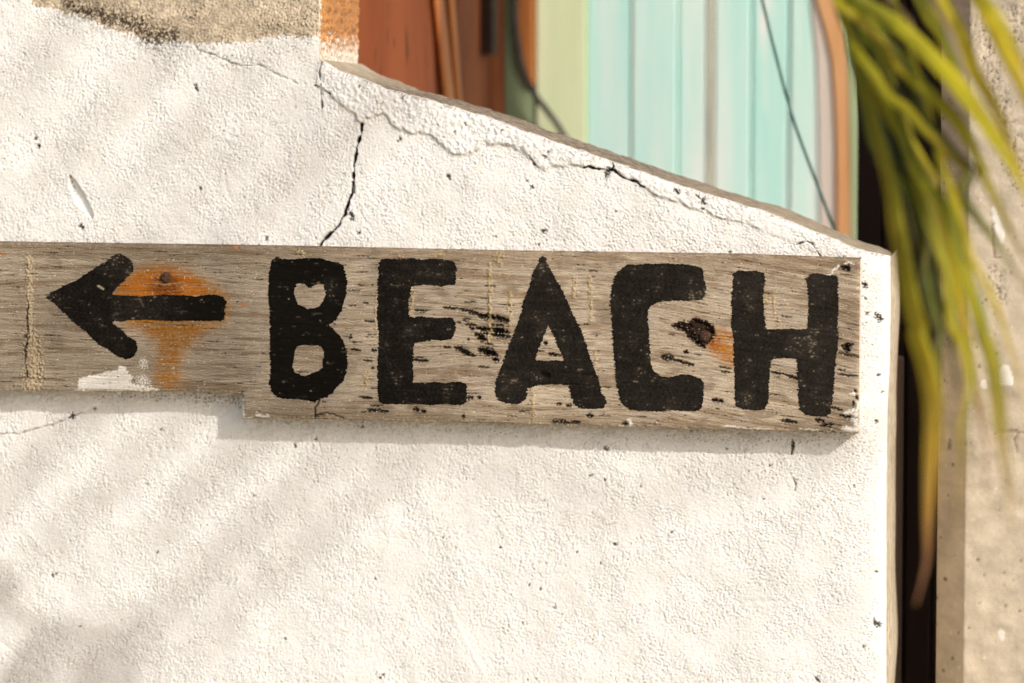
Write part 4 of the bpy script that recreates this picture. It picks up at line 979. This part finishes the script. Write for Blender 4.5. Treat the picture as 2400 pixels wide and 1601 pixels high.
cm_ = mat_noise('plain_concrete', (0.48, 0.40, 0.30), (0.60, 0.51, 0.39), scale=6, bump=0.4, bscale=80, rough=0.9)
v, f = box_mesh(xc_ + 0.002, PCx - 0.002, YP + 0.004, YP + 0.295, GROUND, ZT)
adopt(mesh_obj('pillar_core', v, f, cm_), pil)

# ------------------------------------------------------------------ palms
def mat_leaf(name, c0, c1, tip, trans=0.45):
    m = bpy.data.materials.new(name); m.use_nodes = True
    n = m.node_tree; b = n.nodes['Principled BSDF']; out_ = n.nodes['Material Output']
    at = n.nodes.new('ShaderNodeAttribute'); at.attribute_name = 'along'
    cr = n.nodes.new('ShaderNodeValToRGB')
    e = cr.color_ramp.elements; e[0].position = 0.0; e[0].color = (*c0, 1); e[1].position = 0.93; e[1].color = (*tip, 1)
    k = e.new(0.75); k.color = (*c1, 1)
    n.links.new(at.outputs['Fac'], cr.inputs[0])
    tc = n.nodes.new('ShaderNodeTexCoord'); ns = n.nodes.new('ShaderNodeTexNoise'); ns.inputs['Scale'].default_value = 14; ns.inputs['Detail'].default_value = 5
    n.links.new(tc.outputs['Object'], ns.inputs['Vector'])
    mr = n.nodes.new('ShaderNodeMapRange'); mr.inputs[1].default_value = 0.3; mr.inputs[2].default_value = 0.7; mr.inputs[3].default_value = 0.7; mr.inputs[4].default_value = 1.2
    n.links.new(ns.outputs[0], mr.inputs[0])
    mx = n.nodes.new('ShaderNodeMix'); mx.data_type = 'RGBA'; mx.blend_type = 'MULTIPLY'; mx.inputs[0].default_value = 1
    n.links.new(cr.outputs[0], mx.inputs[6]); n.links.new(mr.outputs[0], mx.inputs[7])
    n.links.new(mx.outputs[2], b.inputs['Base Color'])
    b.inputs['Roughness'].default_value = 0.45; b.inputs['Specular IOR Level'].default_value = 0.4
    tl = n.nodes.new('ShaderNodeBsdfTranslucent'); n.links.new(mx.outputs[2], tl.inputs[0])
    ms = n.nodes.new('ShaderNodeMixShader'); ms.inputs[0].default_value = trans
    n.links.new(b.outputs[0], ms.inputs[1]); n.links.new(tl.outputs[0], ms.inputs[2]); n.links.new(ms.outputs[0], out_.inputs[0])
    return m
LM = {'dark': mat_leaf('shaded_green_leaf', (0.035, 0.045, 0.008), (0.05, 0.055, 0.008), (0.08, 0.06, 0.01), 0.25),  # shade on the back leaves is put into this darker green
      'dryg': mat_leaf('browning_leaf', (0.16, 0.12, 0.03), (0.24, 0.17, 0.06), (0.28, 0.18, 0.08), 0.3),
      'green': mat_leaf('green_leaf', (0.12, 0.16, 0.012), (0.18, 0.20, 0.010), (0.20, 0.17, 0.03), 0.3),
      'olive': mat_leaf('olive_leaf', (0.24, 0.25, 0.014), (0.40, 0.34, 0.012), (0.30, 0.19, 0.04), 0.35),
      'bright': mat_leaf('sunlit_leaf', (0.42, 0.45, 0.04), (0.60, 0.52, 0.025), (0.42, 0.32, 0.05)),  # highlights on the front leaves are put into this brighter colour
      'yellow': mat_leaf('yellow_leaf', (0.62, 0.52, 0.035), (0.66, 0.52, 0.03), (0.45, 0.30, 0.05)),
      'tipped': mat_leaf('brown_tipped_leaf', (0.24, 0.24, 0.012), (0.52, 0.34, 0.012), (0.26, 0.11, 0.035)),
      'dry': mat_leaf('dry_leaf', (0.34, 0.22, 0.10), (0.42, 0.33, 0.23), (0.40, 0.31, 0.23))}
def catmull(pts, per=7):
    pts = [np.array(p, float) for p in pts]; q = []
    n = len(pts)
    for i in range(n - 1):
        p0, p1, p2, p3 = pts[max(i - 1, 0)], pts[i], pts[i + 1], pts[min(i + 2, n - 1)]
        for k in range(per):
            t = k / per
            q.append(0.5 * ((2 * p1) + (p2 - p0) * t + (2 * p0 - 5 * p1 + 4 * p2 - p3) * t * t + (3 * p1 - p0 - 3 * p2 + p3) * t ** 3))
    q.append(pts[-1]); return np.array(q)
def leaflet(name, pts, width, m, parent, face, fold=0.25, twist=0.0, taper_base=0.12, hold=0.55):
    """strap leaf with a folded midrib; face = rough normal direction"""
    c = catmull(pts); n = len(c)
    L = np.concatenate([[0], np.cumsum(np.linalg.norm(np.diff(c, axis=0), axis=1))]); t = L / L[-1]
    T = np.gradient(c, axis=0); T /= np.linalg.norm(T, axis=1)[:, None]
    Fv = np.asarray(face, float)
    wv_ = width * np.clip(np.minimum(0.2 + t / taper_base * 0.8, 1), 0, 1) * np.clip(1 - np.clip((t - hold) / (1 - hold), 0, 1) ** 2.2 * 0.92, 0.05, 1)
    v, al = [], []
    for i in range(n):
        s = np.cross(T[i], Fv); s /= np.linalg.norm(s); nn = np.cross(s, T[i])
        a = twist * (t[i] - 0.4); s2 = s * math.cos(a) + nn * math.sin(a); n2 = -s * math.sin(a) + nn * math.cos(a)
        for k, (o_, d_) in enumerate(((-0.5, 0), (-0.25, 0.55), (0, 1), (0.25, 0.55), (0.5, 0))):
            v.append(c[i] + s2 * o_ * wv_[i] + n2 * fold * wv_[i] * d_ * 0.5); al.append(t[i])
    o = mesh_obj(name, v, grid_faces(n, 5), LM[m], None, True, {'along': np.array(al)})
    adopt(o, parent); return o
def rachis(pts, r0, r1, m, parent):
    c = catmull(pts, 6); n = len(c); v, f = [], []
    T = np.gradient(c, axis=0); T /= np.linalg.norm(T, axis=1)[:, None]
    for i in range(n):
        a = np.cross(T[i], [0, 0, 1.0]); a /= np.linalg.norm(a) + 1e-9; b = np.cross(T[i], a); r = r0 + (r1 - r0) * i / (n - 1)
        for k in range(8):
            q = 2 * math.pi * k / 8; v.append(c[i] + r * (a * math.cos(q) + 0.7 * b * math.sin(q)))
    for i in range(n - 1):
        for k in range(8): f.append((i * 8 + k, i * 8 + (k + 1) % 8, (i + 1) * 8 + (k + 1) % 8, (i + 1) * 8 + k))
    f += [tuple(range(8))[::-1], tuple((n - 1) * 8 + k for k in range(8))]
    o = mesh_obj('frond', v, f, m, None, True); o.parent = parent
    o.matrix_parent_inverse = Matrix.Translation(parent.location).inverted()
    return o, c
def adopt_sub(o, parent):      # child of a part (whose own matrix is identity in world)
    o.parent = parent; o.matrix_parent_inverse = Matrix.Identity(4)
stem_m = mat_noise('frond_stem', (0.16, 0.15, 0.03), (0.24, 0.20, 0.05), scale=20)
bark = mat_noise('palm_bark', (0.13, 0.10, 0.07), (0.26, 0.20, 0.14), scale=12, stretch=(1, 1, 4), bump=0.8, bdist=0.01, bscale=30)
def trunk(loc, ztop_, r, parent, lean=(0, 0)):
    v, f = [], []; n = 26; sg = 14
    for i in range(n):
        t = i / (n - 1); rr = r * (1.25 - 0.35 * t + 0.10 * math.exp(-t * 12)) * (1 + 0.05 * (i % 2))
        for k in range(sg):
            a = 2 * math.pi * k / sg
            v.append((loc[0] + lean[0] * t * t + rr * math.cos(a), loc[1] + lean[1] * t * t + rr * math.sin(a), GROUND + (ztop_ - GROUND) * t))
    for i in range(n - 1):
        for k in range(sg): f.append((i * sg + k, i * sg + (k + 1) % sg, (i + 1) * sg + (k + 1) % sg, (i + 1) * sg + k))
    f.append(tuple((n - 1) * sg + k for k in range(sg)))
    adopt(mesh_obj('trunk', v, f, bark, None, True), parent)
def auto_frond(base, pts, parent, nlf, L, wdt, mats, r=random.Random(5), sweep=0.55, droop=0.5, start=0.12):
    fr, c = rachis([base] + pts, 0.012, 0.003, stem_m, parent)
    T = np.gradient(c, axis=0); T /= np.linalg.norm(T, axis=1)[:, None]
    for i in range(nlf):
        t = start + (1 - start) * (i // 2 + 0.5) / (nlf / 2); k = min(len(c) - 1, int(t * (len(c) - 1)))
        s = 1 if i % 2 else -1
        side_ = np.cross(T[k], [0, 0, 1.0]); side_ /= np.linalg.norm(side_)
        ll = L * (0.55 + 0.75 * math.sin(math.pi * min(1, 0.15 + 0.8 * t))) * r.uniform(0.85, 1.1)
        d0 = side_ * s * (1 - sweep) + T[k] * sweep + np.array([0, 0, 0.12]); d0 /= np.linalg.norm(d0)
        p = [c[k]]
        for q in range(1, 5):
            p.append(p[-1] + d0 * ll / 4); d0 = d0 + np.array([0, 0, -droop * 0.30 * r.uniform(0.7, 1.3)]); d0 /= np.linalg.norm(d0)
        o = leaflet('leaflet', p, wdt * r.uniform(0.8, 1.15), r.choice(mats), parent, (0.1, -0.3, 1.0), 0.3, r.uniform(-0.5, 0.5))
        adopt_sub(o, fr)
    return fr
# palm whose drooping frond hangs in front of the pillar (its trunk stands left of the picture)
palm = empty('palm_tree', (-1.05, -1.45, GROUND), 'palm with long drooping green and yellow leaflets hanging in front of the concrete pillar', 'palm', 'palms by the wall')
crown = np.array([-1.02, -1.42, 1.30])
trunk((-1.05, -1.45), 1.33, 0.075, palm, (0.03, 0.03))
YL = -0.86
rpts = [crown + [0.35, 0.02, 0.32], crown + [0.75, 0.05, 0.28], P(1560, -420, YL), P(1780, -230, YL), P(1930, -150, YL), P(2080, -128, YL), P(2250, -140, YL)]
fr_main, cmain = rachis([crown] + rpts, 0.014, 0.004, stem_m, palm)
def q1(l): return zc(l, 1850, 0, .268)
def q2(l): return zc(l, 1900, 380, .2678)
def q3(l): return zc(l, 1950, 760, .2679)
LV = [
 # pixel path, width px, material, depth, depth shift to tip, twist, base taper
 ([(1935,-150),(1962,-60)] + q1([(560,-20),(750,90),(900,190),(1100,360),(1250,520),(1400,680),(1520,830),(1650,1000),(1780,1200),(1950,1450),(2100,1750),(2250,2100)]), 42, 'bright', -0.95, -0.10, 0.4, 0.15),
 ([(1930,-150),(1952,-60)] + q1([(440,20),(600,150),(720,270),(800,350),(900,470),(1000,600)]), 36, 'bright', -0.88, 0.0, 0.7, 0.2),
 ([(1930,-150),(1955,-40),(1985,50)] + q1([(560,330),(650,480),(760,650),(900,830),(1050,960),(1200,1110),(1400,1330),(1550,1500)]) + q2([(1300,280),(1450,480),(1620,700),(1760,900),(1900,1100)]), 36, 'green', -0.80, 0.0, 0.3, 0.28),
 ([(1930,-150),(1960,-30),(1995,80)] + q1([(640,600),(700,720),(800,880),(900,1050),(1020,1200),(1150,1400),(1260,1560)]) + q2([(1080,200),(1130,330),(1180,430),(1220,560)]), 36, 'bright', -0.66, 0.0, -0.4, 0.4),
 ([(1935,-150),(1965,-20),(2005,120),(2035,250)] + q1([(760,1250),(900,1450)]) + q2([(800,100),(900,270),(960,450),(1000,620),(1000,800),(980,950),(950,1100)]), 42, 'green', -0.62, 0.0, 0.5, 0.5),
 ([(1935,-150),(1960,-20),(1998,110),(2030,240)] + q2([(600,-40),(650,60),(720,250),(770,400),(820,650),(860,800),(900,950)]), 28, 'dryg', -0.56, 0.05, -0.3, 0.5),
 ([(1945,-150),(1975,0),(2015,160),(2060,330),(2090,450)] + q2([(740,500),(780,700),(830,1000),(880,1250),(930,1450)]) + q3([(740,120),(800,320),(840,520),(865,700),(865,900),(855,1150),(845,1400),(840,1600),(835,1800)]) + [(2172,1310),(2162,1360),(2146,1420)], 34, 'tipped', -0.72, -0.04, 0.2, 0.45),
 ([(1960,-145),(1995,0),(2045,170),(2100,330)] + q2([(950,400),(980,700),(1000,1100),(1060,1300),(1120,1500)]) + q3([(920,260),(930,450),(930,650),(925,850)]), 40, 'green', -0.55, 0.1, 0.3, 0.5),
 ([(1960,-148),(2000,10),(2050,150),(2110,300),(2160,420)] + q2([(1110,300),(1190,500),(1260,800),(1320,950),(1380,1150),(1430,1300),(1480,1500)]) + q3([(1290,100),(1370,330),(1410,600),(1440,900),(1480,1150),(1520,1380),(1560,1650)]) + [(2378,1245)], 28, 'olive', -0.84, -0.05, 0.3, 0.4),
 ([(2000,-138),(2035,0),(2090,120)] + q1([(1000,600),(1100,700),(1300,900),(1450,1050),(1600,1300),(1700,1500)]) + q2([(1500,100),(1620,330),(1720,550),(1867,830),(1950,1000)]), 30, 'olive', -0.86, -0.05, 0.4, 0.35),
 ([(2060,-128),(2110,40),(2170,240),(2225,430),(2260,540)] + q2([(1380,760),(1440,900),(1530,1060),(1620,1250),(1700,1480)]) + q3([(1540,170),(1620,400),(1670,620),(1690,800)]), 22, 'yellow', -0.90, -0.04, 0.4, 0.55),
 ([(2150,-130),(2190,-60)] + q1([(1350,0),(1500,300),(1600,600),(1750,850),(1870,1100),(1970,1350),(2060,1600)]), 30, 'olive', -0.95, -0.05, -0.4, 0.15),
 ([(2190,-135),(2245,-70)] + q1([(1690,30),(1790,220),(1880,420),(1980,640),(2080,880),(2200,1200)]), 52, 'yellow', -1.0, -0.05, 0.3, 0.15),
 ([(2120,-130),(2165,-60)] + q1([(1280,0),(1400,250),(1500,500),(1550,700),(1560,860)]), 32, 'dry', -0.70, 0.0, 0.2, 0.15),
 ([(2070,-128),(2120,-60)] + q1([(1140,0),(1230,180),(1330,330),(1440,540),(1540,800),(1600,1050)]), 26, 'green', -0.66, 0.0, 0.3, 0.15),
 ([(2010,-140),(2048,-50)] + q1([(860,0),(960,80),(1060,180),(1110,300)]), 26, 'dryg', -0.60, 0.05, 0.5, 0.15),
 ([(1985,-140),(2040,60),(2110,300),(2170,480),(2215,640)] + q3([(1050,0),(1130,150),(1180,350),(1190,560),(1140,760),(1120,950),(1130,1150),(1110,1450)]) + [(2236,1236)], 26, 'olive', -0.66, 0.0, 0.9, 0.5),
 ([(2000,-140),(2060,80),(2140,340),(2215,560),(2260,760)] + q3([(1260,600),(1290,780),(1330,960),(1350,1150),(1340,1420)]), 15, 'tipped', -0.60, 0.0, 0.4, 0.5),
 ([(1940,-150),(1970,0),(2010,150),(2050,300),(2085,430),(2120,560),(2140,680),(2165,800)], 40, 'dark', -0.50, 0.0, 0.4, 0.4),
 ([(1960,-146),(2000,20),(2060,200),(2120,370),(2160,520),(2190,650),(2205,760)], 38, 'dark', -0.48, 0.0, -0.3, 0.4),
 ([(1950,-150),(1985,-30),(2030,60),(2080,120),(2130,190),(2180,300),(2220,420)], 32, 'dark', -0.52, 0.0, 0.4, 0.3),
]
lr = random.Random(21)
LV2 = []
for k, (pts, wp, m, y0, dy, tw, tb) in enumerate(LV):
    LV2.append((pts, wp, m, y0, dy, tw, tb))
    if m in ('dry', 'dryg'): continue
    for rep_ in range(3 if wp > 25 else 1):        # neighbours of the same tuft
        ox = lr.choice([-1, 1]) * lr.uniform(14, 30) * (1, -1.2, 1.9)[rep_]; cut = lr.uniform(0.78, 1.0)
        n = max(5, int(len(pts) * cut))
        q = [(a + max(-6.0, ox * (i / n) ** 0.8) + lr.uniform(-2, 2), b + lr.uniform(-4, 4)) for i, (a, b) in enumerate(pts[:n])]
        m2 = lr.choice({'bright': ['olive', 'bright', 'green'], 'green': ['dark', 'olive'], 'olive': ['green', 'olive', 'yellow'], 'yellow': ['olive', 'yellow'], 'tipped': ['olive'], 'dark': ['green', 'dark']}[m])
        LV2.append((q, wp * lr.uniform(0.5, 0.8), m2, y0 + lr.uniform(-0.08, 0.06), dy, tw + lr.uniform(-0.5, 0.5), tb))
for k, (pts, wp, m, y0, dy, tw, tb) in enumerate(LV2):
    n = len(pts)
    w3 = []
    for i, (a, b) in enumerate(pts):
        t = i / (n - 1)
        yy_ = YL + (y0 + 0.75) * 0.45 * min(1, t * 3) - 0.34 * (b + 150) / 1600
        w3.append(P(a, b, yy_))
    w3[0] = cmain[np.argmin(np.linalg.norm(cmain - w3[0], axis=1))]
    o = leaflet('leaflet', w3, wp * pxm * 0.86 * (1.0 if m == 'tipped' else 0.74), m, palm, (0.25, -1.0, 0.25), 0.45, tw, tb, 0.86 if (m == 'tipped' and wp > 40) else 0.55)
    adopt_sub(o, fr_main)
# the other fronds of that palm, away from the picture
for az, el, L in ((100, 0.5, 1.1), (150, 0.6, 1.2), (200, 0.45, 1.2), (250, 0.6, 1.1), (300, 0.9, 0.9), (60, 1.1, 1.0)):
    a = math.radians(az); d = np.array([math.cos(a) * math.cos(el), math.sin(a) * math.cos(el), math.sin(el)])
    pts = [crown + d * L * 0.35, crown + d * L * 0.7 - [0, 0, 0.06 * L], crown + d * L - [0, 0, 0.30 * L]]
    auto_frond(crown, pts, palm, 26, 0.30, 0.02, ['green', 'olive', 'bright'])
# second palm, right of the picture, whose fronds shade the white wall softly
palm2 = empty('palm_tree', (4.45, -2.4, GROUND), 'tall palm standing well right of the pillar whose fronds shade the white wall', 'palm', 'palms by the wall')
def upsun(px, py, y):       # point at depth y whose shadow falls on wall pixel (px, py)
    p = P(px, py, 0); k = (y - 0) / TOSUN.y
    return p + np.array(TOSUN) * k
crown2 = np.array([4.38, -2.4, 2.72])
trunk((4.45, -2.4), 2.76, 0.11, palm2, (-0.07, 0))
def comb_frond(path, parent, starts, L, wdt, r, y):
    """frond whose long leaflets all trail the same way, down and to the left"""
    fr, c = rachis([crown2] + path, 0.010, 0.003, stem_m, parent)
    for (a, b, l) in starts:
        p0 = upsun(a, b, y); p0 = c[np.argmin(np.linalg.norm(c - p0, axis=1))]
        d = np.array([-0.74, r.uniform(-0.05, 0.05), -0.62 + r.uniform(-0.06, 0.06)])
        p = [p0, p0 + d * l * 0.33 + [0, 0, 0.01], p0 + d * l * 0.67, p0 + d * l - [0, 0, 0.015]]
        adopt_sub(leaflet('leaflet', p, wdt * r.uniform(0.75, 1.15), r.choice(['green', 'olive']), parent, (0.6, -0.5, 0.5), 0.3, r.uniform(-0.3, 0.3)), fr)
low = [(1500,1180),(1250,1120),(1000,1060),(860,1010),(720,950),(560,880),(400,800),(230,700)]
comb_frond([crown2 + [-0.3, 0.0, -0.15], upsun(2300, 900, -2.3)] + [upsun(a, b, -2.3) for a, b in low], palm2, [(a, b, l) for (a, b), l in zip(low[2:], (0.42, 0.50, 0.30, 0.52, 0.45, 0.40))], 0.4, 0.024, random.Random(3), -2.3)
top_ = [(1500,-120),(1200,60),(980,150),(840,130),(690,90),(520,20),(330,-80)]
comb_frond([crown2 + [-0.3, 0.02, 0.10], upsun(2100, -260, -2.35)] + [upsun(a, b, -2.35) for a, b in top_], palm2, [(a, b, l) for (a, b), l in zip(top_[1:], (0.40, 0.34, 0.42, 0.30, 0.36, 0.30))], 0.4, 0.020, random.Random(6), -2.35)
for az, el, L in ((-25, 0.45, 2.1), (0, 0.3, 2.1), (35, 0.4, 2.0)):
    a = math.radians(az); d = np.array([math.cos(a) * math.cos(el), math.sin(a) * math.cos(el), math.sin(el)])
    pts = [crown2 + d * L * 0.35, crown2 + d * L * 0.7 - [0, 0, 0.06 * L], crown2 + d * L - [0, 0, 0.30 * L]]
    auto_frond(crown2, pts, palm2, 30, 0.55, 0.04, ['green', 'olive'])
